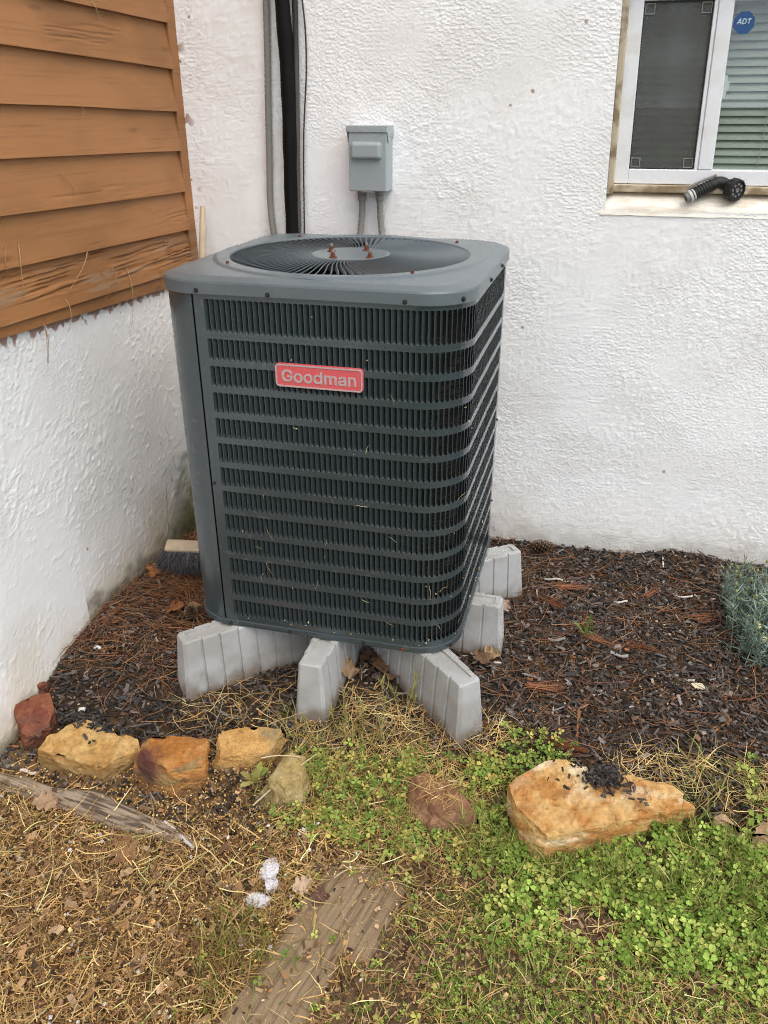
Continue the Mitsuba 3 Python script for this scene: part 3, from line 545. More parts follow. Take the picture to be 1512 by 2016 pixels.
# ------------------------------------------------------------------ eight-armed plastic stand
sd = thing('equipment_stand', 'light grey plastic star shaped riser with ribbed arms under the air conditioner', 'stand')
SC = np.array([.030, -.065])
def arm(ang, L):
    n = max(4, int(round(L/.052))); seg = L/n; pr, pl = [], []
    for i in range(n):                       # from the outer end inward, each rib a little wider
        w = .0305 + .0030*i; a, b = L-i*seg, L-(i+1)*seg
        pr += [(a, w), (b+.0075, w), (b+.006, w-.0045), (b+.0012, w-.0045)]
    right = np.array(pr); P = np.vstack([right, (right*[1, -1])[::-1]])
    # rounded outer corners
    P[0] = (L-.008, .0305); P[-1] = (L-.008, -.0305); P = np.vstack([P, [(L, -.0225), (L, .0225)]])
    pg = Polygon(P); P = np.array(P) if pg.exterior.is_ccw else np.array(P)[::-1]
    m = len(P); ctr = np.array([0, 0.])
    def off(o):
        Q = P.copy(); Q[:, 1] += np.sign(P[:, 1])*o; Q[:, 0] += np.where(P[:, 0] > L-.010, o, 0); return Q
    lv_ = [(off(.0165), -.24), (off(.0115), -.15), (off(.0012), -.006), (off(-.0004), -.002), (off(-.004), 0.0)]
    V = np.vstack([np.c_[q, np.full(m, z)] for q, z in lv_]); F = []
    for a in range(len(lv_)-1):
        i = np.arange(m); k = (i+1) % m; F += [np.stack([a*m+i, a*m+k, (a+1)*m+k], -1), np.stack([a*m+i, (a+1)*m+k, (a+1)*m+i], -1)]
    tri = trimesh.creation.triangulate_polygon(Polygon(lv_[0][0]), engine='earcut')
    body = trimesh.Trimesh(V, np.vstack(F), process=False)
    try:
        caps = []
        for lvl, flip in ((0, True), (len(lv_)-1, False)):
            tv, tf = trimesh.creation.triangulate_polygon(Polygon(lv_[lvl][0]), engine='earcut')
            cm = trimesh.Trimesh(np.c_[tv, np.full(len(tv), lv_[lvl][1])], tf, process=False)
            if (cm.face_normals[:, 2].mean() > 0) == flip: cm.invert()
            caps.append(cm)
        me = cat([body]+caps); me.merge_vertices(digits_vertex=7)
        mm = to_man(me)
        ch = from_man(manifold3d.Manifold.batch_hull([manifold3d.Manifold.cylinder(.02, .0035, .0035, 10).translate((x, y, -.0055)) for x in (.06, L-.022) for y in (-.0135, .0135)]))
        out = mm - to_man(ch)
        if out.num_tri() > 20: me = from_man(out)
    except Exception as ex:
        print('arm', ex)
    if me.volume < 0: me.invert()
    me.apply_transform(trimesh.transformations.rotation_matrix(ang, [0, 0, 1])); me.apply_translation([SC[0], SC[1], 0]); return me
for tx_, ty_ in ((-.010, -.425), (.400, -.390), (.425, .0), (.430, .335), (0, .41), (-.36, .36), (-.41, 0), (-.385, -.400)):
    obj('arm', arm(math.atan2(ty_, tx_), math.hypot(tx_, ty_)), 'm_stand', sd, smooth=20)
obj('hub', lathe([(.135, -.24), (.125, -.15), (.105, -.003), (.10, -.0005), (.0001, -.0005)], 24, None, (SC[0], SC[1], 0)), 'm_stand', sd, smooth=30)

# ------------------------------------------------------------------ broom behind the unit
br = thing('push_broom', 'old push broom with grey bristles and a pale wooden handle leaning in the wall corner', 'broom')
b0 = np.array([-.668, .045, -.06]); ex = np.array([.985, .17, 0]); ex /= np.linalg.norm(ex)
H0, H1 = np.array([-.575, .10, -.05]), np.array([-.681, .555, .979])
obj('handle', tube(np.linspace(H0, H1, 12), np.r_[np.full(10, .0112), .0112, .0085], 14), 'm_pole', br, smooth=40)
blk = rbox(0, .30, -.0225, .0225, 0, .052, .006, 8); M = np.eye(4); up = np.array([.06, -.42, .9]); up /= np.linalg.norm(up); ey = np.cross(up, ex); ey /= np.linalg.norm(ey); up = np.cross(ex, ey)
M[:3, 0], M[:3, 1], M[:3, 2], M[:3, 3] = ex, ey, up, b0; blk.apply_transform(M); obj('block', blk, 'm_pole', br, smooth=30)
rg = RNG(5); nb = 5200
bp0 = np.stack([rg.uniform(-.006, .30, nb), -.0225+rg.uniform(-.004, .006, nb), rg.uniform(-.004, .044, nb)], -1)
def strands(base, dirs, length, r, seg, rng, curl=.3, cols=None, flat=None, droop=0.0):
    """many thin three-sided strands: base (n,3), dirs (n,3) -> mesh vertices, faces"""
    n = len(base); d = dirs/np.linalg.norm(dirs, axis=1, keepdims=True)
    P = [base]; st = (np.broadcast_to(length, (n,))/seg)[:, None]
    ax = rng.normal(size=(n, 3)); ax -= (ax*d).sum(1, keepdims=True)*d; ax /= np.linalg.norm(ax, axis=1, keepdims=True)
    k = rng.normal(0, curl, (n, 1))
    for s in range(seg):
        d = d + ax*k/seg - np.array([0, 0, droop])/seg + rng.normal(0, curl*.12, (n, 3)); d /= np.linalg.norm(d, axis=1, keepdims=True)
        P.append(P[-1]+d*st)
    return np.stack(P, 1)
def strand_mesh(P, r, cols, taper=True, sides=3, flat=False, rng=None):
    n, m, _ = P.shape; t = np.gradient(P, axis=1); t /= np.linalg.norm(t, axis=2, keepdims=True)+1e-12
    ref = np.where(np.abs(t[..., 2:3]) > .85, [1., 0, 0], [0, 0, 1.]); a = np.cross(t, ref); a /= np.linalg.norm(a, axis=2, keepdims=True)+1e-12; b = np.cross(a, t)
    w = np.broadcast_to(np.asarray(r, float).reshape(-1, 1) if np.ndim(r) else r, (n, m)).copy()
    if taper: w = w*np.interp(np.linspace(0, 1, m), [0, .6, 1], [1, .85, .18])
    if flat:
        if rng is not None:
            ph = rng.uniform(0, np.pi, (n, 1, 1)); a = a*np.cos(ph)+b*np.sin(ph)
        V = np.stack([P-a*w[..., None], P+a*w[..., None]], 2); sides = 2
    else:
        th = np.arange(sides)*2*np.pi/sides
        V = P[:, :, None] + w[..., None, None]*(np.cos(th)[:, None]*a[:, :, None]+np.sin(th)[:, None]*b[:, :, None])
    i, j, k = np.meshgrid(np.arange(n), np.arange(m-1), np.arange(sides if sides > 2 else 1), indexing='ij')
    A = (i*m+j)*sides+k; B = (i*m+j)*sides+(k+1) % sides
    F = np.concatenate([np.stack([A, B, B+sides], -1).reshape(-1, 3), np.stack([A, B+sides, A+sides], -1).reshape(-1, 3)])
    return V.reshape(-1, 3), F, np.repeat(cols, m*sides, axis=0)
def vary(cols, n, rng, s=.25):
    cols = np.asarray(cols, float); c = cols[rng.integers(0, len(cols), n)]
    return np.clip(c*np.exp(rng.normal(0, s, (n, 1))), 0.003, .95)
wd = (M[:3, :3] @ bp0.T).T + b0
dd = (M[:3, :3] @ np.stack([rg.normal(-.05, .25, nb)-.5*(bp0[:, 0] < .02), np.full(nb, -1.), rg.normal(-.75, .35, nb)], 0)).T
P = strands(wd, dd, rg.uniform(.035, .062, nb), .001, 4, rg, .5)
V, F, C = strand_mesh(P, .00085, vary([(.10, .092, .10), (.17, .16, .165), (.06, .055, .06)], nb, rg))
setkind(obj('bristles', (V, F), 'm_vc', br, color=C), 'stuff')

# ------------------------------------------------------------------ border stones
def rock(pts, seed, amp=.006, strata=0., L=.0065):
    pts = np.array(pts); pts = pts.mean(0)+(pts-pts.mean(0))*1.035; q = np.vstack([pts, np.array(pts)*[1, 1, 0]+[0, 0, min(p[2] for p in pts)-.03]]); r = RNG(seed)
    h = manifold3d.Manifold.hull_points([tuple(map(float, p)) for p in q]); hv = np.array(h.to_mesh().vert_properties[:, :3])
    for _ in range(22):                    # fracture facets: slice slivers off the edges and corners
        n_ = r.normal(size=3); n_[2] = abs(n_[2])*.9+.05; n_ /= np.linalg.norm(n_); sup = float((hv @ n_).max())
        h = h.trim_by_plane(tuple((-n_).tolist()), -(sup-r.uniform(.001, .0048)))
    me = from_man(h.refine_to_length(L)); me.merge_vertices(digits_vertex=6)
    
    n = np.array(me.vertex_normals); p = np.array(me.vertices)
    big = meshkit.fbm(p/.06, 3, seed)-.5; fine = meshkit.fbm(p/.016, 3, seed+3)-.5
    rid = np.abs(meshkit.fbm(p/.045+3, 2, seed+8)-.5)
    d = amp*(1.6*big + .8*fine - 1.2*np.clip(.12-rid, 0, 1)*4*.4)
    led = meshkit.fbm(p/.055+seed, 3, seed+11); le2 = meshkit.fbm(p/.028+seed, 2, seed+13)
    d = d*.55 - amp*(.75*sst(.54, .59, led) + .4*sst(.56, .62, le2) + .45*sst(.60, .65, led))
    if strata: d += strata*(meshkit.fbm(np.stack([p[:, 0]/.09, p[:, 1]/.05+p[:, 2]/.012, p[:, 2]/.009], -1), 2, seed+5)-.5)
    me.vertices = p + n*d[:, None]; return me
big7=[(0.558,-0.641,-0.114),(0.627,-0.57,-0.108),(0.675,-0.546,-0.107),(0.733,-0.556,-0.115),(0.91,-0.552,-0.119),(0.934,-0.563,-0.126),(0.964,-0.572,-0.154),(0.779,-0.687,-0.14),(0.652,-0.746,-0.143),(0.577,-0.695,-0.121),(0.557,-0.65,-0.166),(0.591,-0.708,-0.209),(0.608,-0.736,-0.236),(0.677,-0.712,-0.23),(0.777,-0.686,-0.224),(0.842,-0.64,-0.214),(0.97,-0.562,-0.196)]
yel2=[(-0.615,-0.767,-0.18),(-0.609,-0.727,-0.165),(-0.553,-0.663,-0.156),(-0.536,-0.659,-0.155),(-0.39,-0.678,-0.167),(-0.37,-0.697,-0.176),(-0.434,-0.776,-0.189),(-0.495,-0.771,-0.183),(-0.631,-0.749,-0.236),(-0.601,-0.757,-0.238),(-0.46,-0.754,-0.239),(-0.443,-0.743,-0.236),(-0.404,-0.689,-0.224)]
or3=[(-0.339,-0.677,-0.147),(-0.276,-0.671,-0.146),(-0.199,-0.654,-0.147),(-0.358,-0.71,-0.16),(-0.306,-0.753,-0.154),(-0.248,-0.764,-0.162),(-0.179,-0.724,-0.173),(-0.365,-0.742,-0.197),(-0.357,-0.754,-0.24),(-0.301,-0.77,-0.243),(-0.241,-0.775,-0.244),(-0.208,-0.734,-0.235),(-0.186,-0.711,-0.21)]
redL=[(-0.752,-0.675,-0.145),(-0.726,-0.639,-0.135),(-0.68,-0.612,-0.133),(-0.638,-0.658,-0.152),(-0.631,-0.684,-0.169),(-0.648,-0.72,-0.183),(-0.682,-0.734,-0.191),(-0.693,-0.731,-0.23),(-0.654,-0.726,-0.229),(-0.643,-0.669,-0.205)]
ten4=[(-0.186,-0.611,-0.152),(-0.15,-0.591,-0.148),(-0.022,-0.572,-0.148),(-0.035,-0.592,-0.158),(-0.036,-0.632,-0.172),(-0.053,-0.644,-0.185),(-0.154,-0.683,-0.174),(-0.066,-0.653,-0.217),(-0.181,-0.683,-0.224),(-0.181,-0.668,-0.2)]
olive5=[(0.009,-0.624,-0.175),(0.007,-0.672,-0.171),(0.048,-0.684,-0.164),(-0.012,-0.709,-0.2),(0.043,-0.74,-0.182),(0.03,-.655,-.158),(.055,-.70,-.165),(.0,-.70,-.175),(-0.026,-0.731,-0.235),(-0.007,-0.754,-0.24),(0.034,-0.752,-0.239),(0.067,-0.728,-0.214),(0.063,-0.674,-0.202),(0.041,-0.625,-0.181)]
red6=[(0.318,-0.667,-0.19),(0.328,-0.634,-0.163),(0.374,-0.616,-0.149),(0.429,-0.649,-0.156),(0.484,-0.687,-0.175),(0.499,-0.698,-0.207),(0.477,-0.703,-0.228),(0.384,-0.742,-0.237),(0.351,-0.727,-0.234),(0.4,-0.713,-0.17),(0.384,-0.746,-0.213),(0.472,-0.715,-0.201)]
r8a=[(1.003,-0.591,-0.163),(1.021,-0.582,-0.156),(1.05,-0.598,-0.159),(1.075,-0.604,-0.176),(1.047,-0.602,-0.205),(1.013,-0.588,-0.202),(1.04,-.55,-.18)]
r8b=[(1.085,-0.617,-0.159),(1.115,-0.609,-0.157),(1.136,-0.612,-0.158),(1.147,-0.601,-0.205),(1.121,-0.611,-0.208),(1.093,-0.605,-0.206),(1.12,-.55,-.18),(1.18,-.58,-.17)]
little=[(-0.762,-0.585,-0.148),(-0.747,-0.571,-0.144),(-0.723,-0.581,-0.147),(-0.733,-0.578,-0.186),(-0.77,-0.582,-0.187),(-.74,-.53,-.17)]
SG = 'rough stones edging the mulch bed'
ROCKS = [(big7, 'm_stone_big', 'largest golden angular boulder at the right, with black mulch spilled on its top', .0065, 0, 1),
 (yel2, 'm_stone_yellow', 'flat yellow stone slab second from the left wall in the stone edging', .006, .002, 2),
 (or3, 'm_stone_orange', 'rounded rust orange stone with a purple stain, left of the timber branch end', .005, 0, 3),
 (redL, 'm_stone_red', 'dark red stone slab leaning beside the foot of the left wall', .005, .001, 4),
 (ten4, 'm_stone_strata', 'layered golden stone with ridged top, in front of the left stand arm', .004, .0045, 5),
 ([tuple(np.array([.022, -.69, -.2])+(np.array(p)-[.022, -.69, -.2])*[1.30, 1.08, 1.1]) for p in olive5], 'm_stone_olive', 'small olive tan stone half sunk in weeds right of the layered stone', .005, 0, 6),
 (red6, 'm_stone_brown', 'low brown red stone covered with dry grass left of the large boulder', .005, .001, 7),
 (r8a, 'm_stone_pink', 'small pinkish stone half buried just right of the large boulder', .004, 0, 8),
 (r8b, 'm_stone_pink', 'small pinkish stone at the right edge beyond the large boulder', .004, 0, 9),
 (little, 'm_stone_red', 'tiny red stone wedged behind the dark red slab at the wall', .003, 0, 10)]
for pts, m_, lab, amp, stt, sdn in ROCKS:
    solo('border_stone', rock(pts, sdn, amp, stt), m_, lab, 'stone', smooth=14, group=SG)

# ------------------------------------------------------------------ dead wood
def branch(P, R, flat, seed, n=90, sides=26):
    P = spline(P, n); r = np.interp(np.linspace(0, 1, n), np.linspace(0, 1, len(R)), R)
    t = tube(P, r, sides, caps=True); v = np.array(t.vertices)[:n*sides].reshape(n, sides, 3); c = P[:, None]
    th = np.arange(sides)*2*np.pi/sides; s = np.linspace(0, 1, n)
    g = meshkit.fbm(np.stack(np.broadcast_arrays(s[:, None]*6, np.cos(th)[None]*3.2, np.sin(th)[None]*3.2), -1), 3, seed)-.5
    q = (v-c)*(1+.75*g[..., None]); q[..., 2] *= flat; full = np.array(t.vertices); full[:n*sides] = (c+q).reshape(-1, 3); t.vertices = full; return t
solo('fallen_branch', branch([(-.745, -.835, -.246), (-.62, -.834, -.244), (-.53, -.842, -.242), (-.395, -.855, -.240), (-.30, -.868, -.243), (-.21, -.872, -.249), (-.12, -.880, -.262)], [.020, .024, .020, .034, .032, .024, .010], .75, 3), 'm_driftwood', 'weathered grey brown branch lying on the ground below the left stones', 'branch', smooth=True)
solo('twig', tube(spline([(-.225, -.850, -.238), (-.195, -.862, -.243), (-.160, -.880, -.246), (-.128, -.893, -.250)], 20), np.interp(np.linspace(0, 1, 20), [0, .5, 1], [.0042, .0055, .0035]), 10), 'm_vc', 'short bleached white twig past the right end of the grey branch', 'twig', smooth=True, color=np.full((202, 3), .55)*[1, .97, .93])
def timber_fn(l0, l1, w0, w1, o, seed, hz):
    ls, ws = np.linspace(0, 1, 150), np.linspace(-1, 1, 70)
    A = np.array(o); nrm = np.array([-TD[1], TD[0]])
    def fn(u, w):
        l = l0+(l1-l0)*u; hw = w0+(w1-w0)*u; a = w*hw
        x = A[0]+TD[0]*l+nrm[0]*a; y = A[1]+TD[1]*l+nrm[1]*a
        e = np.abs(w)+.16*(N2(x, y, .04, seed)-.5)*2
        endf = np.minimum(u/.12, 1)+.5*(N2(x, y, .05, seed+1)-.5)
        z = g0(x, y)+hz - .05*sst(.78, 1.0, e) - .05*sst(.45, .0, endf) + .007*(meshkit.fbm(np.stack([a/.007, l/.14, a*0+seed], -1), 3, seed)-.5) + .008*(N2(x, y, .06, seed+2)-.5)
        return np.stack([x, y, z], -1)
    g = grid(ls, ws, fn)
    if g.face_normals[:, 2].mean() < 0: g.invert()
    return g
solo('sunken_timber', timber_fn(0, .75, .075, .105, (.272, -.80), 5, .006), 'm_timber', 'long weathered timber sunk flush in the lawn at the bottom centre of the photo', 'timber', smooth=True)
solo('sunken_timber', timber_fn(0, .22, .030, .042, (.352, -.845), 9, .004), 'm_timber', 'short weathered piece of timber beside the right edge of the long sunken timber', 'timber', smooth=True)

# ------------------------------------------------------------------ loose litter and plants
ROCKXY = [np.array(trimesh.convex.convex_hull(np.array(p)*[1, 1, 0]+np.random.default_rng(1).normal(0, 1e-5, (len(p), 3))).vertices)[:, :2] for p in []]
from shapely import contains_xy
from shapely.geometry import MultiPoint
HULLS = [MultiPoint([q[:2] for q in r[0]]).convex_hull.buffer(-.004) for r in ROCKS]
TH = [Polygon([(A[0]+TD[0]*l-TD[1]*w*s, A[1]+TD[1]*l+TD[0]*w*s) for l, w, s in q]) for A, q in
      (((.272, -.80), ((.09, .06, -1), (.75, .085, -1), (.75, .085, 1), (.09, .06, 1))), ((.352, -.845), ((.04, .03, -1), (.2, .036, -1), (.2, .036, 1), (.04, .03, 1))))]
def inside(polys, x, y):
    m = np.zeros(len(x), bool)
    for p in polys: m |= contains_xy(p, x, y)
    return m
def blocked(x, y): return inside(HULLS, x, y)
def in_stand(x, y):
    m = np.hypot(x-SC[0], y-SC[1]) < .13
    for tx_, ty_ in ((-.010, -.425), (.400, -.390), (.425, .0), (.430, .335), (0, .41), (-.36, .36), (-.41, 0), (-.385, -.400)):
        L = math.hypot(tx_, ty_); ux_, uy_ = tx_/L, ty_/L; l = (x-SC[0])*ux_+(y-SC[1])*uy_; w = -(x-SC[0])*uy_+(y-SC[1])*ux_
        m |= (l > 0) & (l < L+.012) & (np.abs(w) < .058)
    return m
def scatter(n, x0, x1, y0, y1, dens, rng, avoid_stand=True, timber=True):
    x, y = rng.uniform(x0, x1, n*3), rng.uniform(y0, y1, n*3)
    k = (rng.uniform(size=n*3) < dens(x, y)) & ~blocked(x, y) & (x > WX+.012) & (y < WY-.008)
    if avoid_stand: k &= ~in_stand(x, y)
    if timber: k &= ~(inside(TH, x, y) & (rng.uniform(size=n*3) < .90))
    return x[k][:n], y[k][:n]
edge = lambda x, y: y-(bed_line(x)+.06*(N2(x, y, .08, 77)-.5))      # >0 in the bed
def euler(n, rng, tilt):
    yaw = rng.uniform(0, 2*np.pi, n); p = rng.normal(0, tilt, n); r = rng.normal(0, tilt*1.4, n)
    cy, sy, cp, sp, cr, sr = np.cos(yaw), np.sin(yaw), np.cos(p), np.sin(p), np.cos(r), np.sin(r); z = 0*yaw
    Rz = np.stack([cy, -sy, z, sy, cy, z, z, z, z+1], -1).reshape(-1, 3, 3); Ry = np.stack([cp, z, sp, z, z+1, z, -sp, z, cp], -1).reshape(-1, 3, 3); Rx = np.stack([z+1, z, z, z, cr, -sr, z, sr, cr], -1).reshape(-1, 3, 3)
    return Rz @ Ry @ Rx
BF = np.array([[0, 2, 1], [0, 3, 2], [4, 5, 6], [4, 6, 7], [0, 1, 5], [0, 5, 4], [1, 2, 6], [1, 6, 5], [2, 3, 7], [2, 7, 6], [3, 0, 4], [3, 4, 7]])
def chips(pos, size, rng, cols, tilt=.3):
    n = len(pos); q = np.array([[-1, -1, -1], [1, -1, -1], [1, 1, -1], [-1, 1, -1], [-1, -1, 1], [1, -1, 1], [1, 1, 1], [-1, 1, 1]])*.5
    v = q[None]*(1+rng.uniform(-.45, .25, (n, 8, 3)))*size[:, None]
    v = np.einsum('nij,nkj->nki', euler(n, rng, tilt), v)+pos[:, None]
    return v.reshape(-1, 3), (BF[None]+8*np.arange(n)[:, None, None]).reshape(-1, 3), np.repeat(cols, 8, axis=0)
rg = RNG(21)
MC = [(.024, .019, .016), (.036, .028, .023), (.052, .040, .031), (.017, .015, .015), (.080, .064, .052), (.048, .034, .025)]
x, y = scatter(23500, -.76, 1.9, -.95, .6, lambda x, y: np.maximum(sst(-.03, .03, edge(x, y))*(1-.45*sst(.0, -.45, x)*sst(-.25, .0, y)), .55*sst(.15, -.02, x)*sst(-.92, -.82, y)), rg)
n = len(x)
sz = np.stack([rg.lognormal(-3.98, .48, n), rg.lognormal(-5.28, .38, n), rg.lognormal(-5.75, .3, n)], -1)
col = vary(MC, n, rg, .35); gr = rg.uniform(size=n); col[gr < .16] = vary([(.17, .15, .135), (.13, .11, .095), (.10, .09, .085)], int((gr < .16).sum()), rg, .3); col[gr > .992] = vary([(.42, .38, .33)], int((gr > .992).sum()), rg, .2)
col[(gr > .95) & (gr < .985)] = vary([(.20, .085, .035), (.15, .07, .035)], int(((gr > .95) & (gr < .985)).sum()), rg, .3)
parts = [chips(np.stack([x, y, gz(x, y)+rg.uniform(-.002, .011, n)], -1), sz, rg, col)]
def pile(cx, cy, sx, sy, z0, n, hgt=.0):       # mulch spilled on the boulder
    x, y = rg.normal(cx, sx, n), rg.normal(cy, sy, n); z = z0+hgt*np.exp(-((x-cx)/sx)**2-((y-cy)/sy)**2)+rg.uniform(-.002, .006, n)
    sz = np.stack([rg.lognormal(-4.45, .45, n), rg.lognormal(-5.45, .35, n), rg.lognormal(-5.6, .3, n)], -1)
    return chips(np.stack([x, y, z], -1), sz, rg, vary(MC[:4], n, rg, .3))
parts += [pile(.765, -.572, .022, .018, -.112, 260, .016), pile(.80, -.60, .04, .02, -.116, 26), pile(.68, -.60, .03, .03, -.101, 9), pile(-.56, -.66, .035, .012, -.160, 60), pile(-.47, -.672, .05, .008, -.160, 70), pile(-.66, -.655, .03, .025, -.185, 70), pile(-.51, -.72, .02, .015, -.166, 3)]
def joinp(ps):
    V, F, C, o = [], [], [], 0
    for v, f, c in ps: V.append(v); F.append(f+o); C.append(c); o += len(v)
    return (np.vstack(V), np.vstack(F)), np.vstack(C)
def stuff(name, ps, mat, label, smooth=False):
    m_, c_ = joinp(ps); k = obj(name, m_, mat, smooth=smooth, color=c_); labels[k] = {'label': label, 'category': name.replace('_', ' '), 'kind': 'stuff'}; return k
stuff('mulch', parts, 'm_vc_wet', 'dark shredded bark mulch covering the bed')
# pine needles
def lay(n, x0, x1, y0, y1, dens, rng, L, r, cols, seg=6, curl=.5, lift=.010, slope=.12, flat=False, timber=True):
    x, y = scatter(n, x0, x1, y0, y1, dens, rng, timber=timber); n = len(x); az = rng.uniform(0, 2*np.pi, n)
    d = np.stack([np.cos(az), np.sin(az), rng.normal(0, slope, n)], -1)
    l = rng.lognormal(math.log(L), .35, n)
    P = strands(np.stack([x, y, 0*x], -1), d, l, r, seg, rng, curl)
    zz = P[..., 2]*.5; P[..., 0] = np.maximum(P[..., 0], WX+.012); P[..., 1] = np.minimum(P[..., 1], WY-.012)
    P[..., 2] = g0(P[..., 0], P[..., 1])+np.maximum(zz, -.004)+rng.uniform(.001, lift, n)[:, None]+.004
    return strand_mesh(P, rng.uniform(.7, 1.3, n)*r, vary(cols, n, rng, .3), flat=flat, rng=rng)
NC_ = [(.25, .105, .042), (.18, .075, .034), (.32, .17, .08), (.14, .062, .032)]
parts = [lay(1800, -.76, 1.9, -.72, .6, lambda x, y: sst(-.04, .03, edge(x, y)), rg, .085, .00075, NC_, curl=.7),
         lay(2600, -.76, -.25, -.55, .58, lambda x, y: sst(-.62, -.1, y)*sst(-.2, -.5, x)*(.35+.65*sst(.35, .6, N2(x, y, .12, 5))), rg, .085, .0008, NC_, curl=.8, lift=.03),
         lay(900, .35, 1.9, -.5, .58, lambda x, y: sst(.45, .62, N2(x, y, .1, 15)), rg, .10, .0008, NC_, curl=.6, lift=.014)]
def tuft(cx, cy, az, n, L, spread):
    th = rg.normal(az, .10, n); b = np.stack([cx+rg.normal(0, spread, n), cy+rg.normal(0, spread, n), 0*th], -1)
    P = strands(b, np.stack([np.cos(th), np.sin(th), 0*th], -1), rg.normal(L, .012, n), .001, 6, rg, .25)
    P[..., 2] = g0(P[..., 0], P[..., 1])+rg.uniform(.010, .02, n)[:, None]; return strand_mesh(P, .0008, vary([(.27, .10, .045), (.21, .085, .04)], n, rg, .25))
for q in ((.56, -.235, .12, 40, .085, .006), (.60, .30, .25, 24, .09, .008), (.88, .30, 1.0, 20, .08, .006), (.62, .18, 2.6, 20, .09, .008), (1.02, .22, .4, 18, .08, .008), (.72, -.45, 3.0, 26, .10, .006), (.90, .02, 2.9, 18, .1, .01), (.70, .05, -.4, 18, .1, .01)): parts.append(tuft(*q))
stuff('pine_needles', parts, 'm_vc', 'fallen red brown pine needles scattered over the mulch')
# dry straw and grass
SC_ = [(.56, .39, .16), (.44, .28, .10), (.64, .50, .24), (.32, .185, .065), (.48, .30, .11)]
leftlawn = lambda x, y: sst(.03, -.03, edge(x, y)-.0)*(.25+.75*sst(.34, .05, x))*sst(-.78, -.90, y-.15*sst(-.1, .2, x))
parts = [lay(15000, -.80, .5, -1.75, -.70, leftlawn, rg, .034, .00085, [(.52, .33, .125), (.42, .25, .09), (.28, .155, .055), (.17, .09, .036), (.60, .43, .19)], seg=5, curl=.9, lift=.026, slope=.4, flat=True),
         lay(520, -.8, .6, -1.75, -.80, leftlawn, rg, .085, .0013, SC_[:3]+[(.36, .34, .12)], seg=8, curl=1.0, lift=.035, slope=.35, flat=False),
         lay(5200, .05, 1.95, -1.85, -.60, lambda x, y: sst(.02, -.04, edge(x, y))*(.25+.75*sst(.5, .65, N2(x, y, .13, 91))), rg, .055, .0008, SC_, seg=6, curl=1.2, lift=.022, slope=.3),
         lay(900, -.35, .52, -.64, -.36, lambda x, y: sst(-.66, -.56, y)*sst(-.30, -.46, y)*(.35+.65*sst(-.06, .05, x)), rg, .065, .0008, SC_, seg=6, curl=.8, lift=.022, slope=.25),
         lay(520, .78, 1.35, -.56, -.40, lambda x, y: .15+.85*sst(.45, .6, N2(x, y, .08, 31)), rg, .06, .0008, SC_[:3], seg=7, curl=1.0, lift=.03, slope=.4),
         lay(260, .30, .50, -.74, -.60, lambda x, y: 1+0*x, rg, .05, .0007, SC_, seg=6, curl=1.0, lift=.02, slope=.3)]
def on_stone(cx, cy, z, n, sx, sy):
    th = rg.uniform(0, 6.28, n); b = np.stack([rg.normal(cx, sx, n), rg.normal(cy, sy, n), np.full(n, z)+rg.uniform(0, .008, n)], -1)
    P = strands(b, np.stack([np.cos(th), np.sin(th), rg.normal(-.1, .15, n)], -1), rg.uniform(.025, .06, n), .001, 5, rg, 1.0); return strand_mesh(P, .0007, vary(SC_, n, rg, .25))
parts.append(on_stone(.40, -.665, -.150, 90, .035, .025))
stuff('dry_grass', parts, 'm_vc', 'dead straw coloured grass matted over the lawn edge')
# little golden flecks and crumbs among the straw
x, y = scatter(12500, -.8, .55, -1.75, -.62, lambda x, y: sst(.05, -.05, edge(x, y))*(.2+.8*sst(.40, .1, x)), rg)
n = len(x); sz = np.stack([rg.uniform(.002, .0062, n), rg.uniform(.0015, .0042, n), rg.uniform(.0006, .002, n)], -1)
cf = vary([(.60, .42, .14), (.50, .30, .09), (.42, .22, .07), (.66, .52, .25), (.25, .13, .05)], n, rg, .25); w = rg.uniform(size=n) < .012; cf[w] = vary([(.62, .58, .56)], int(w.sum()), rg, .1)
parts = [chips(np.stack([x, y, gz(x, y)+rg.uniform(.001, .026, n)], -1), sz, rg, cf, .8)]
x, y = scatter(24000, -.8, 1.5, -1.75, -.66, lambda x, y: np.maximum(leftlawn(x, y), .45*sst(.02, -.05, edge(x, y))), rg); n = len(x)
parts.append(chips(np.stack([x, y, gz(x, y)+rg.uniform(.0, .014, n)], -1), np.stack([rg.uniform(.004, .017, n), rg.uniform(.003, .009, n), rg.uniform(.0006, .0018, n)], -1), rg, vary([(.26, .14, .06), (.36, .215, .10), (.13, .065, .03), (.055, .032, .02), (.30, .19, .12), (.40, .27, .15)], n, rg, .35), .6))
x, y = scatter(520, -.8, .45, -1.6, -.80, leftlawn, rg); n = len(x)
parts.append(chips(np.stack([x, y, gz(x, y)+rg.uniform(.006, .024, n)], -1), np.stack([rg.uniform(.016, .036, n), rg.uniform(.008, .018, n), rg.uniform(.0006, .0015, n)], -1), rg, vary([(.26, .15, .07), (.34, .21, .11), (.16, .085, .045), (.07, .045, .03), (.40, .27, .16)], n, rg, .25), .7))
x, y = scatter(260, -.8, .4, -1.6, -.78, leftlawn, rg); n = len(x)
parts.append(chips(np.stack([x, y, gz(x, y)+rg.uniform(.010, .028, n)], -1), np.stack([rg.uniform(.005, .009, n), rg.uniform(.004, .007, n), rg.uniform(.002, .005, n)], -1), rg, vary([(.66, .62, .60), (.58, .46, .24)], n, rg, .12)*np.where(rg.uniform(size=(n, 1)) < .35, 1, .75), 1.))
x, y = scatter(1900, -.75, 1.4, -.75, .58, lambda x, y: sst(-.03, .03, edge(x, y))*sst(.45, .6, N2(x, y, .15, 45)), rg); n = len(x)
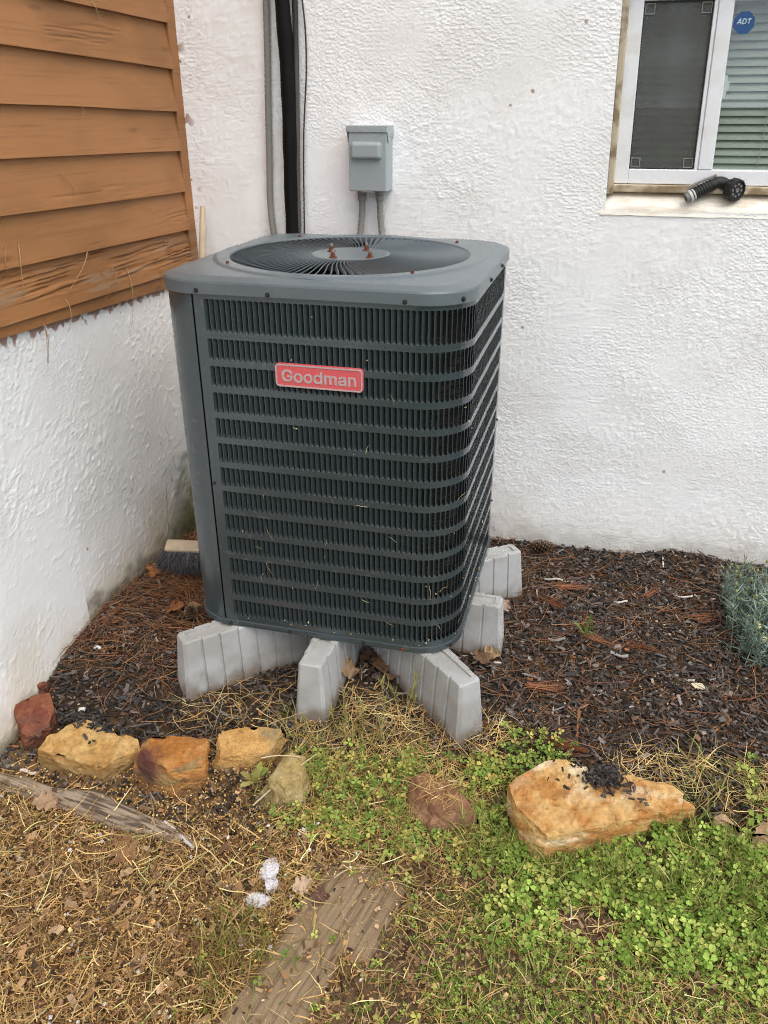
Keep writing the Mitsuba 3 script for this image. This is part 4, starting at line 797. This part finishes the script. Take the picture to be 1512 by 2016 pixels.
parts.append(chips(np.stack([x, y, gz(x, y)+rg.uniform(.004, .013, n)], -1), np.stack([rg.uniform(.002, .007, n), rg.uniform(.002, .005, n), rg.uniform(.0006, .002, n)], -1), rg, vary([(.45, .36, .22), (.30, .20, .10), (.16, .09, .05)], n, rg, .3), .7))
stuff('seed_litter', parts, 'm_vc', 'golden seed husks and leaf crumbs littering the ground')
# live grass
def blades(n, x0, x1, y0, y1, dens, rng, L, w, cols, lean=.5, curl=.8, tim=True, droop=.5):
    x, y = scatter(n, x0, x1, y0, y1, dens, rng, timber=tim); n = len(x); az = rng.uniform(0, 2*np.pi, n)
    ln = np.abs(rng.normal(0, lean, n)); d = np.stack([np.cos(az)*np.sin(ln), np.sin(az)*np.sin(ln), np.cos(ln)], -1)
    P = strands(np.stack([x, y, gz(x, y)-.003], -1), d, rng.lognormal(math.log(L), .3, n), w, 5, rng, curl, droop=droop)
    P[..., 2] = np.maximum(P[..., 2], g0(P[..., 0], P[..., 1])+.002)
    return strand_mesh(P, rng.uniform(.7, 1.3, n)*w, vary(cols, n, rng, .25), flat=True, rng=rng)
GC = [(.22, .30, .06), (.28, .35, .08), (.36, .39, .11), (.14, .20, .04), (.44, .41, .15)]
soilp = lambda x, y: 1-sst(.09, .04, np.hypot((x-.755)*1.0, (y+.87)*1.6))
green = lambda x, y: sst(.10, .42, x+.35*(N2(x, y, .15, 66)-.5))*sst(-.0, -.06, edge(x, y))*soilp(x, y)
parts = [blades(16500, .0, 1.95, -1.85, -.62, lambda x, y: green(x, y)*(.12+.88*sst(.42, .62, N2(x, y, .10, 67))), rg, .038, .0011, GC),
         blades(2200, .45, 1.15, -.80, -.60, lambda x, y: green(x, y)*sst(.45, .6, N2(x, y, .05, 68)), rg, .060, .0012, GC),
         blades(900, -.06, .36, -.76, -.42, lambda x, y: (.25+.75*sst(.42, .6, N2(x, y, .06, 64)))*sst(-.44, -.52, y), rg, .055, .0009, [(.36, .34, .11), (.46, .40, .17), (.24, .29, .07)], lean=.55),
         blades(260, .0, .22, -1.22, -1.02, lambda x, y: .6+0*x, rg, .09, .0013, [(.20, .22, .05), (.35, .30, .10), (.26, .2, .07)], lean=.9),
         blades(300, .95, 1.40, -.62, -.40, lambda x, y: .2+.8*sst(.45, .6, N2(x, y, .06, 69)), rg, .08, .0014, [(.30, .30, .10), (.42, .36, .14), (.14, .20, .05)], lean=.9)]
stuff('grass', parts, 'm_leaf', 'short green lawn grass mixed with the clover')
# clover: three folded heart leaflets on a stalk
def clover(n, x0, x1, y0, y1, dens, rng, R, H, cols, lean=.35):
    x, y = scatter(n, x0, x1, y0, y1, dens, rng); n = len(x)
    r = R*np.clip(rng.lognormal(0, .26, n), .5, 1.55); h = H*rng.uniform(.4, 1.5, n)
    base = np.stack([x, y, gz(x, y)-.002], -1); top = base+np.stack([rng.normal(0, .35, n)*h, rng.normal(0, .35, n)*h, h], -1)
    q = np.array([[.06, 0, 0], [.5, .40, .10], [.95, .38, .06], [1.06, .16, .0], [.97, 0, -.07], [1.06, -.16, 0], [.95, -.38, .06], [.5, -.40, .10]])
    q[:, 2] += .0
    f = np.array([[0, 4, 1], [1, 4, 3], [1, 3, 2], [0, 7, 4], [7, 5, 4], [7, 6, 5]])
    E = euler(n, rng, lean); Vs, Fs, o = [], [], 0
    c = vary(cols, n, rng, .22)
    for k in range(3):
        a = 2*np.pi*k/3; Rk = np.array([[math.cos(a), -math.sin(a), 0], [math.sin(a), math.cos(a), 0], [0, 0, 1]])
        jit = 1+rng.normal(0, .10, (n, 1, 1)); droop = np.zeros((n, 8, 3)); droop[..., 2] = q[None, :, 0]*rng.normal(.05, .18, (n, 1))
        v = np.einsum('nij,nkj->nki', E, ((q[None]+droop)*jit) @ Rk.T)*r[:, None, None]+top[:, None]
        Vs.append(v)
    V = np.concatenate(Vs, 1); fa = np.concatenate([f+8*k for k in range(3)])
    F = (fa[None]+24*np.arange(n)[:, None, None]).reshape(-1, 3)
    leaf = (V.reshape(-1, 3), F, np.repeat(c, 24, axis=0))
    P = np.stack([base, (base+top)/2+rng.normal(0, .002, (n, 3)), top], 1); stem = strand_mesh(P, .0005, c*.9+.01, taper=False)
    return [leaf, stem]
CC = [(.25, .38, .075), (.33, .46, .10), (.17, .27, .05), (.42, .52, .13), (.50, .53, .15)]
CY = [(.33, .41, .095), (.46, .44, .12), (.26, .36, .085), (.54, .44, .14), (.18, .29, .065)]
bigc = lambda x, y: sst(.52, .66, x+.25*(N2(x, y, .12, 71)-.5))*sst(-.0, -.05, edge(x, y))*sst(-.98, -.88, y+.12*(N2(x, y, .1, 72)-.5))*soilp(x, y)
smallc = lambda x, y: sst(.36, .66, x+.3*(N2(x, y, .12, 73)-.5))*sst(-.80, -.92, y)*(.25+.75*sst(.35, .55, N2(x, y, .09, 74)))*soilp(x, y)
yel = lambda x, y: sst(-.02, .08, x)*sst(.72, .58, x)*sst(-.85, -.74, y)*sst(.03, -.03, edge(x, y)-.06*sst(.4, .5, x))*(.15+.85*sst(.42, .60, N2(x, y, .07, 75)))
parts = clover(4000, .4, 1.9, -1.05, -.58, bigc, rg, .0096, .024, CC) + clover(23000, .25, 1.95, -1.85, -.80, smallc, rg, .0044, .011, CC+CY[:2]) + clover(2300, -.05, .75, -.88, -.50, yel, rg, .0088, .022, CY)
parts += clover(130, .50, .70, -.58, -.40, lambda x, y: sst(.11, .05, np.hypot(x-.60, y+.48)), rg, .0085, .03, CY+CC[:2]) + clover(60, 1.08, 1.4, -.60, -.38, lambda x, y: .7+0*x, rg, .010, .04, CC)
parts += clover(320, .0, .62, -1.5, -.85, lambda x, y: .5+0*x, rg, .0075, .016, CC+CY)
stuff('clover', parts, 'm_leaf', 'patches of green and yellowing clover in the lawn')
# spindly weeds between the stand's front arms and along the edge
def weed(x, y, h, n, seed):
    r = RNG(seed); b = np.array([x, y, g0(x, y)]); ps = []
    d = np.array([[r.normal(0, .12), r.normal(0, .12), 1]]); S = strands(b[None], d, h*1.3, .001, 9, r, .25); ps.append(strand_mesh(S, .0014, vary([(.34, .29, .10), (.26, .27, .08)], 1, r, .1)))
    k = r.integers(2, 9, n); t = r.uniform(0, 1, n)[:, None]; bp_ = S[0][k]*(1-t)+S[0][k-1]*t; az = r.uniform(0, 6.28, n); u = r.uniform(.7, 1.4, n)
    Q = strands(bp_, np.stack([np.cos(az)*.55, np.sin(az)*.55, u], -1), r.uniform(.018, .042, n), .001, 4, r, .3); ps.append(strand_mesh(Q, .0013, vary([(.40, .37, .13), (.28, .31, .09), (.48, .41, .20)], n, r, .2)))
    return joinp(ps)
for i, (x, y, h, n, lab) in enumerate(((.275, -.385, .115, 22, 'tallest bushy weed stalk right against the inner side of the right front stand arm'), (.262, -.415, .08, 12, 'shorter weed stalk in front of the tallest one by the right front stand arm'),
    (.205, -.43, .10, 16, 'slender weed stalk just left of the tallest stalk between the stand arms'), (.235, -.40, .06, 10, 'small thin weed between the slender stalk and the tallest stalk'), (.115, -.49, .10, 16, 'weed stalk standing beside the right edge of the front middle stand arm'), (.085, -.505, .07, 10, 'low weed at the foot of the front middle stand arm'),
    (.165, -.50, .08, 14, 'yellowish weed stalk in the middle of the gap between the front arms'), (.22, -.53, .07, 12, 'weed nearest the viewer in front of the right front stand arm'), (.125, -.545, .085, 14, 'weed nearest the viewer in front of the front middle stand arm'))):
    m_, c_ = weed(x, y, h, n, 300+i); solo('weed', m_, 'm_leaf', lab, 'weed', group='spindly weeds between the stand arms', color=c_)
def leafy(x, y, dirs, Ls, w, cols, seed, z=0):
    r = RNG(seed); n = len(dirs); b = np.tile([x, y, g0(x, y)+.004+z], (n, 1)); P = strands(b, np.array(dirs, float), np.array(Ls), w, 8, r, .25, droop=.3)
    P[..., 2] = np.maximum(P[..., 2], g0(P[..., 0], P[..., 1])+.006)
    t = np.gradient(P, axis=1); t /= np.linalg.norm(t, axis=2, keepdims=True); a = np.cross(t, [0, 0, 1.]); a /= np.linalg.norm(a, axis=2, keepdims=True)+1e-9
    ww = w*np.array([.15, .5, .35, .8, .55, 1., .8, .55, .02]); L_ = P-a*ww[:, None]; R_ = P+a*ww[:, None]; L_[..., 2] += .25*ww; R_[..., 2] += .25*ww
    V = np.stack([L_, P, R_], 2); i, j, k = np.meshgrid(np.arange(n), np.arange(8), np.arange(2), indexing='ij'); A = (i*9+j)*3+k
    F = np.concatenate([np.stack([A, A+1, A+4], -1).reshape(-1, 3), np.stack([A, A+4, A+3], -1).reshape(-1, 3)])
    return (V.reshape(-1, 3), F), np.repeat(vary(cols, n, r, .15), 27, axis=0)
m_, c_ = leafy(.395, -.085, [(1, .1, .35), (.5, -.8, .3), (-.9, -.3, .15)], [.075, .05, .09], .014, [(.16, .26, .06), (.20, .29, .07)], 7)
solo('weed_leaf', m_, 'm_leaf', 'green toothed weed leaves on the mulch beside the right hand stand arm', 'weed', color=c_, smooth=True)
m_, c_ = leafy(.70, .005, [(.5, .2, 1), (-.6, .1, .8), (.8, -.3, .6), (-.3, -.2, 1.2), (.1, .3, 1.4)], [.04, .055, .045, .06, .07], .006, [(.15, .23, .05), (.22, .30, .08)], 8, .035)
solo('seedling', m_, 'm_leaf', 'small green seedling standing alone in the mulch right of the unit', 'seedling', color=c_, smooth=True)
m_, c_ = leafy(-.055, -.70, [(.1, -.3, 1.2), (.5, .2, 1.), (-.5, -.2, .9), (.2, .5, 1.1), (-.2, -.7, .7), (.6, -.5, .5)], [.06, .05, .05, .055, .06, .05], .011, [(.36, .38, .11), (.28, .34, .09), (.46, .42, .15)], 9, .01)
solo('weed_leaf', m_, 'm_leaf', 'yellow green leafy sprig growing left of the small olive stone', 'weed', color=c_, smooth=True)
for a_, b_, lab in (((-.035, -.765, -.222), (.085, -.635, -.148), 'pale dry stem leaning diagonally over the small olive stone'), ((-.05, -.668, -.165), (.05, -.655, -.150), 'pale dry stem lying level across the top of the small olive stone')):
    q = tube(spline([a_, (np.array(a_)+b_)/2+[0, .004, .004], b_], 14), np.linspace(.0019, .0011, 14), 7); solo('dry_stem', q, 'm_vc', lab, 'stem', smooth=True, color=np.tile((.58, .47, .30), (len(q.vertices), 1)))
# silvery perennial at the right edge
pl = thing('perennial_plant', 'silvery blue green perennial with pale yellow flower buds at the right edge of the bed', 'plant')
rg = RNG(51); n = 230; x, y = rg.normal(1.235, .07, n), rg.uniform(.0, .36, n); x = np.maximum(x, 1.105+.04*(rg.uniform(size=n))); h = rg.uniform(.09, .19, n)
S = strands(np.stack([x, y, g0(x, y)], -1), np.stack([rg.normal(-.03, .22, n), rg.normal(-.03, .2, n), np.ones(n)], -1), h, .001, 7, rg, .25)
PCO = [(.22, .29, .235), (.29, .36, .30), (.15, .21, .165), (.35, .42, .345)]
parts = [strand_mesh(S, .0014, vary(PCO, n, rg, .2))]
nl = 5200; i = rg.integers(0, n, nl); k = rg.integers(0, 7, nl); t = rg.uniform(size=nl)[:, None]; b = S[i, k]*(1-t)+S[i, k+1]*t; az = rg.uniform(0, 6.28, nl)
Q = strands(b, np.stack([np.cos(az), np.sin(az), rg.uniform(.2, 1.6, nl)], -1), rg.uniform(.014, .038, nl), .001, 4, rg, .4); parts.append(strand_mesh(Q, .0017, vary(PCO, nl, rg, .25), flat=True, rng=rg))
m_, c_ = joinp(parts); setkind(obj('foliage', m_, 'm_leaf', pl, color=c_), 'stuff')
tip = S[:, -1]; bl = []
for i in range(0, n, 3): q = trimesh.creation.icosphere(1, .0042); q.apply_scale([1, 1, 1.5]); q.apply_translation(tip[i]); bl.append(q)
bm = cat(bl); setkind(obj('bud', bm, 'm_vc', pl, smooth=True, color=np.tile([.24, .27, .10], (len(bm.vertices), 1))), 'stuff')
for p in ((1.172, .075, -.055), (1.186, .045, -.075)):
    q = trimesh.creation.icosphere(3, .0085); q.vertices = q.vertices*(1+.25*(meshkit.fbm(q.vertices/.004, 2, 3)-.5))[:, None]; q.apply_translation(p)
    obj('flower', q, 'm_vc', pl, smooth=True, color=np.tile([.72, .66, .36], (len(q.vertices), 1)))
# pine cones
def cone(p, axis, L, R, seed):
    r = RNG(seed); ps = []; n = 84; c0, c1 = np.array([(.055, .03, .018)]), np.array([(.30, .22, .14)])
    core = lathe([(.001, -L/2), (R*.35, -L*.3), (R*.35, L*.2), (.001, L/2)], 10); ps.append((np.array(core.vertices), np.array(core.faces), np.tile(c0, (len(core.vertices), 1))))
    for i in range(n):
        u = (i+.5)/n; z = -L/2+L*u; rad = R*(np.sin(np.pi*min(1, .12+.86*u**.8)))**.7*(1 if u < .85 else .8); a = i*2.39996; w = .0052*(.5+.7*math.sin(math.pi*u))
        ca, sa = math.cos(a), math.sin(a); t = np.array([-sa, ca, 0]); o = np.array([ca, sa, 0])
        b = o*R*.28+[0, 0, z]; m1 = o*rad*.8+[0, 0, z+.004]; e = o*rad+[0, 0, z+.008]
        V = np.array([b-t*w*.4, b+t*w*.4, m1-t*w, m1+t*w, e-t*w*.55, e+t*w*.55, m1-t*w+[0, 0, -.0022], m1+t*w+[0, 0, -.0022]])
        F = np.array([[0, 1, 3], [0, 3, 2], [2, 3, 5], [2, 5, 4], [0, 7, 1], [0, 6, 7], [6, 4, 5], [6, 5, 7]])
        C = np.vstack([c0, c0, (c0+c1)*.3, (c0+c1)*.3, c1, c1, c0, c0])*r.uniform(.8, 1.2); ps.append((V, F, C))
    m_, c_ = joinp(ps); A = trimesh.geometry.align_vectors([0, 0, 1], axis); v = m_[0] @ A[:3, :3].T + p; return (v, m_[1]), c_
m_, c_ = cone((.527, .535, -.128), (.95, .1, .12), .088, .026, 3); solo('pine_cone', m_, 'm_vc', 'brown pine cone lying at the foot of the white wall right of the unit', 'pine cone', color=c_)
m_, c_ = cone((-.483, -.175, -.125), (.15, -.4, .8), .06, .022, 4); solo('pine_cone', m_, 'm_vc', 'dark open pine cone behind the left stand arm', 'pine cone', color=c_)
# dead leaves
def dleaf(x, y, s, rot, seed, z=.012, tilt=.35):
    r = RNG(seed); nu = 11; u = np.linspace(0, 1, nu); w = .34*np.sin(np.pi*u**.8)**.7*(1+.38*np.sign(np.sin(u*21))*(u > .15)); w[0] = .02; w[-1] = .01
    V = []
    for k, sgn in enumerate((-1, -.5, 0, .5, 1)): V.append(np.stack([u-.5, sgn*w, .30*abs(sgn)**1.5*w*r.uniform(.3, 2.2)+.16*r.normal()*u*u+.03*r.normal(size=nu)], -1))
    V = np.stack(V, 1).reshape(-1, 3)*s; i, j = np.meshgrid(np.arange(nu-1), np.arange(4), indexing='ij'); A = i*5+j
    F = np.concatenate([np.stack([A, A+5, A+6], -1).reshape(-1, 3), np.stack([A, A+6, A+1], -1).reshape(-1, 3)])
    E = trimesh.transformations.euler_matrix(r.normal(0, tilt), r.normal(0, tilt), rot)[:3, :3]; V = V @ E.T; V += [x, y, g0(x, y)+z-min(0, V[:, 2].min())*.7]; return V, F
DL = [(.075, -.345, .075, .6, (.26, .17, .095), 'pale curled dead leaf at the mouth of the gap between the front stand arms'),
      (.150, -.285, .075, 2.2, (.17, .10, .055), 'brown dead leaf deep in the gap between the front stand arms'),
      (.110, -.255, .06, 4.0, (.10, .055, .035), 'dark curled dead leaf deepest in the gap under the unit'),
      (.200, -.310, .06, 1.2, (.20, .125, .075), 'tan dead leaf against the inner side of the right front stand arm'),
      (-.70, .155, .065, 1.9, (.30, .24, .20), 'grey curled dead leaf at the base of the left wall above the broom'),
      (-.695, .015, .085, 1.4, (.34, .13, .045), 'bright rust dead leaf left of the broom head'),
      (-.50, -.135, .065, 2.4, (.42, .27, .17), 'pale lobed dead leaf lying on the pine cone behind the stand'),
      (-.545, -.165, .07, .2, (.26, .10, .04), 'narrow rust dead leaf left of the pine cone behind the stand'),
      (-.525, -.880, .06, .4, (.36, .23, .14), 'tan dead leaf under the left end of the grey branch'),
      (.44, -.13, .06, .1, (.30, .20, .115), 'tan dead leaf in front of the right hand stand arm'),
      (.445, .13, .055, 1.0, (.30, .22, .17), 'grey tan dead leaf between the two right stand arms'),
      (.42, -.155, .07, 2.0, (.14, .08, .045), 'brown dead leaf beside the right front stand arm'),
      (-.275, -.945, .08, 2.6, (.26, .145, .07), 'crumpled brown dead leaf on the straw below the branch'),
      (.150, -.935, .045, .8, (.45, .32, .22), 'small pale dead leaf beside the white fluff'),
      (.195, -.945, .042, .5, (.10, .050, .033), 'dark red brown dead leaf on the top end of the long timber')]
for i, (x, y, s, rot, c, lab) in enumerate(DL):
    V, F = dleaf(x, y, s, rot, 400+i); solo('dead_leaf', (V, F), 'm_vc', lab, 'leaf', smooth=True, color=np.tile(c, (len(V), 1))*RNG(i).uniform(.75, 1.2, (len(V), 1)))
# white scraps, fluff, strips
def fluff(p, s, seed):
    q = trimesh.creation.icosphere(5, 1.0); n = meshkit.fbm(q.vertices*1.6+seed, 3, seed)-.5; f = meshkit.fbm(q.vertices*6, 3, seed+1)-.5
    q.vertices = q.vertices*(1+1.5*n+.7*f)[:, None]*np.array(s); 
    r = RNG(seed); k = r.integers(0, len(q.vertices), 260); b = np.array(q.vertices)[k]; d = b/np.linalg.norm(b, axis=1, keepdims=True)+r.normal(0, .9, (260, 3)); S_ = strands(b*.95, d, r.uniform(.004, .010, 260), .001, 4, r, 1.0); hv, hf, _ = strand_mesh(S_, .00022, np.zeros((260, 3)))
    return trimesh.Trimesh(np.vstack([q.vertices, hv])+p, np.vstack([q.faces, hf+len(q.vertices)]), process=False)
solo('white_fluff', fluff((.066, -.912, -.240), (.019, .026, .010), 3), 'm_cotton', 'upper clump of white fluff on the straw', 'fluff', smooth=True)
solo('white_fluff', fluff((.083, -.945, -.245), (.010, .016, .008), 6), 'm_cotton', 'smallest wisp of white fluff between the two larger clumps', 'fluff', smooth=True)
solo('white_fluff', fluff((.068, -.985, -.248), (.022, .014, .010), 9), 'm_cotton', 'lower clump of white fluff on the straw', 'fluff', smooth=True)
def scrap(x, y, L, w, rot, seed, z=.012, t=.003):
    r = RNG(seed); n = 9; u = np.linspace(-.5, .5, n); yo = .10*L*np.sin(u*5+seed); ww = w*(.6+.5*r.uniform(size=n)); top = np.stack([u*L, yo+ww/2, t+0*u], -1); P = np.stack([top, np.stack([u*L, yo-ww/2, t*.8+0*u], -1), np.stack([u*L, yo-ww/2, 0*u], -1), np.stack([u*L, yo+ww/2, 0*u], -1)], 1)
    P[..., 2] += (.06*L*np.cos(u*4+seed))[:, None]; V = P.reshape(-1, 3); i, j = np.meshgrid(np.arange(n-1), np.arange(4), indexing='ij'); A = i*4+j; B = i*4+(j+1) % 4
    F = np.concatenate([np.stack([A, A+4, B+4], -1).reshape(-1, 3), np.stack([A, B+4, B], -1).reshape(-1, 3), [[0, 1, 2], [0, 2, 3], [len(V)-4, len(V)-2, len(V)-3], [len(V)-4, len(V)-1, len(V)-2]]])
    c, s = math.cos(rot), math.sin(rot); V = V @ np.array([[c, s, 0], [-s, c, 0], [0, 0, 1]])+[x, y, g0(x, y)+z]; return V, F
for i, (x, y, L, w, rot, nm, ct, lab, c) in enumerate([
    (-.665, -.405, .020, .014, .4, 'white_chip', 'chip', 'small white chip on the mulch near the left wall', (.72, .71, .68)),
    (-.635, -.795, .045, .009, .15, 'paper_scrap', 'scrap', 'pinkish white paper strip on the soil left of the grey branch', (.62, .52, .47)),
    (.985, .335, .080, .007, -.15, 'bark_strip', 'bark strip', 'long white bark strip on the mulch far right', (.62, .58, .52)),
    (.80, .255, .050, .008, .1, 'bark_strip', 'bark strip', 'shorter white bark strip in the middle of the mulch', (.60, .57, .52)),
    (.585, .34, .06, .008, -.1, 'bark_strip', 'bark strip', 'grey white bark strip near the pine cone at the wall', (.45, .41, .37)),
    (-.60, -.60, .018, .012, .3, 'white_chip', 'chip', 'small white chip just behind the yellow slab', (.66, .63, .58)),
    (-.405, -.688, .030, .012, 1.2, 'paper_scrap', 'scrap', 'white paper scrap stuck between the yellow slab and the orange stone', (.72, .72, .70)),
    (1.01, -.12, .030, .024, .5, 'seed_head', 'seed head', 'fluffy cream seed head on the mulch near the perennial', (.58, .52, .36)),
    (.80, -.03, .050, .012, -.1, 'bark_strip', 'bark strip', 'grey wood splinter in the middle of the mulch', (.30, .285, .27)),
    (.62, .0, .05, .012, .2, 'bark_strip', 'bark strip', 'weathered grey wood splinter near the green seedling', (.25, .23, .21)),
    (-.13, -.70, .0, .0, 0, None, None, None, None)]):
    if nm: V, F = scrap(x, y, L, w, rot, i+2); solo(nm, (V, F), 'm_vc', lab, ct, color=np.tile(c, (len(V), 1)))
# pine needles caught on the siding
HN = [((.14, 1.520), (.165, 1.482), 'dry pine needle hanging from the topmost visible siding board'), ((.014, 1.277), (.003, 1.243), 'short pale pine needle hanging under the third visible board edge'), ((-.112, 1.119), (-.071, 1.067), 'curved dark pine needle stuck on the middle of the fifth visible board'),
    ((-.322, .975), (-.334, .863), 'long pine needle at the left of the second lowest board'), ((-.369, .976), (-.368, .906), 'pine needle at the far left edge of the second lowest board'), ((.279, 1.0), (.307, .968), 'short pine needle near the right end of the third lowest board'),
    ((-.045, .929), (-.161, .839), 'long bowed pine needle slanting across the lowest board'), ((-.285, .777), (-.305, .676), 'pine needle drooping from the base board onto the stucco at the left'), ((-.283, .765), (-.300, .680), 'second pine needle hanging beside the one drooping from the base board'),
    ((-.182, .82), (-.198, .736), 'pine needle crossing the base board left of its middle'), ((.001, .853), (-.01, .785), 'short pine needle just right of the middle of the lowest board'), ((.05, .86), (.03, .80), 'slanted pine needle on the lowest board right of its middle'), ((.135, .845), (.11, .677), 'longest pine needle reaching from the lowest board down over the stucco'), ((.30, .841), (.313, .723), 'pine needle hanging beside the unit lid at the right end of the lowest board')]
for i, ((ya, za), (yb, zb), lab) in enumerate(HN):
    r = RNG(600+i); bow = r.normal(0, .012); P = spline([(-.735, ya, za+.004), (-.726, ya*.7+yb*.3+bow, za*.7+zb*.3), (-.727, ya*.3+yb*.7+bow, za*.3+zb*.7), (-.731, yb, zb)], 14)
    q = tube(P, np.linspace(.0011, .0005, 14), 6); solo('pine_needle', q, 'm_vc', lab, 'pine needle', group='pine needles hanging from the siding', smooth=True, color=np.tile((.33, .18, .08) if i % 3 else (.42, .29, .15), (len(q.vertices), 1)))
# a few husks and straw ends caught in the unit's louvres
rg = RNG(71); n = 46; s = rg.uniform(.03, 1.1, n)*.95; zz = np.where(rg.uniform(size=n) < .45, rg.uniform(.02, .05, n), rg.uniform(.05, .86, n)); px_, py_ = perim(s, -.0012)
fl_ = chips(np.stack([px_, py_, zz], -1), np.stack([rg.uniform(.002, .006, n), rg.uniform(.001, .003, n), rg.uniform(.001, .0025, n)], -1), rg, vary([(.50, .40, .20), (.34, .20, .08), (.60, .52, .36)], n, rg, .2), .8)
n = 22; s = rg.uniform(.05, .78, n); zz = rg.uniform(.03, .80, n)*rg.uniform(.3, 1, n); px_, py_ = perim(s, -.002); az = rg.uniform(0, 6.28, n)
Q = strands(np.stack([px_, py_, zz], -1), np.stack([np.cos(az)*.7, 0*az-.05, np.sin(az)], -1), rg.uniform(.015, .045, n), .001, 6, rg, 1.2); Q[..., 1] = np.where(px_[:, None] < .25, np.minimum(Q[..., 1], -HS-.001), Q[..., 1])
stuff('caught_straw', [fl_, strand_mesh(Q, .0005, vary([(.55, .48, .30), (.40, .30, .14)], n, rg, .2))], 'm_vc', 'bits of straw and husks caught on the louvres of the unit')
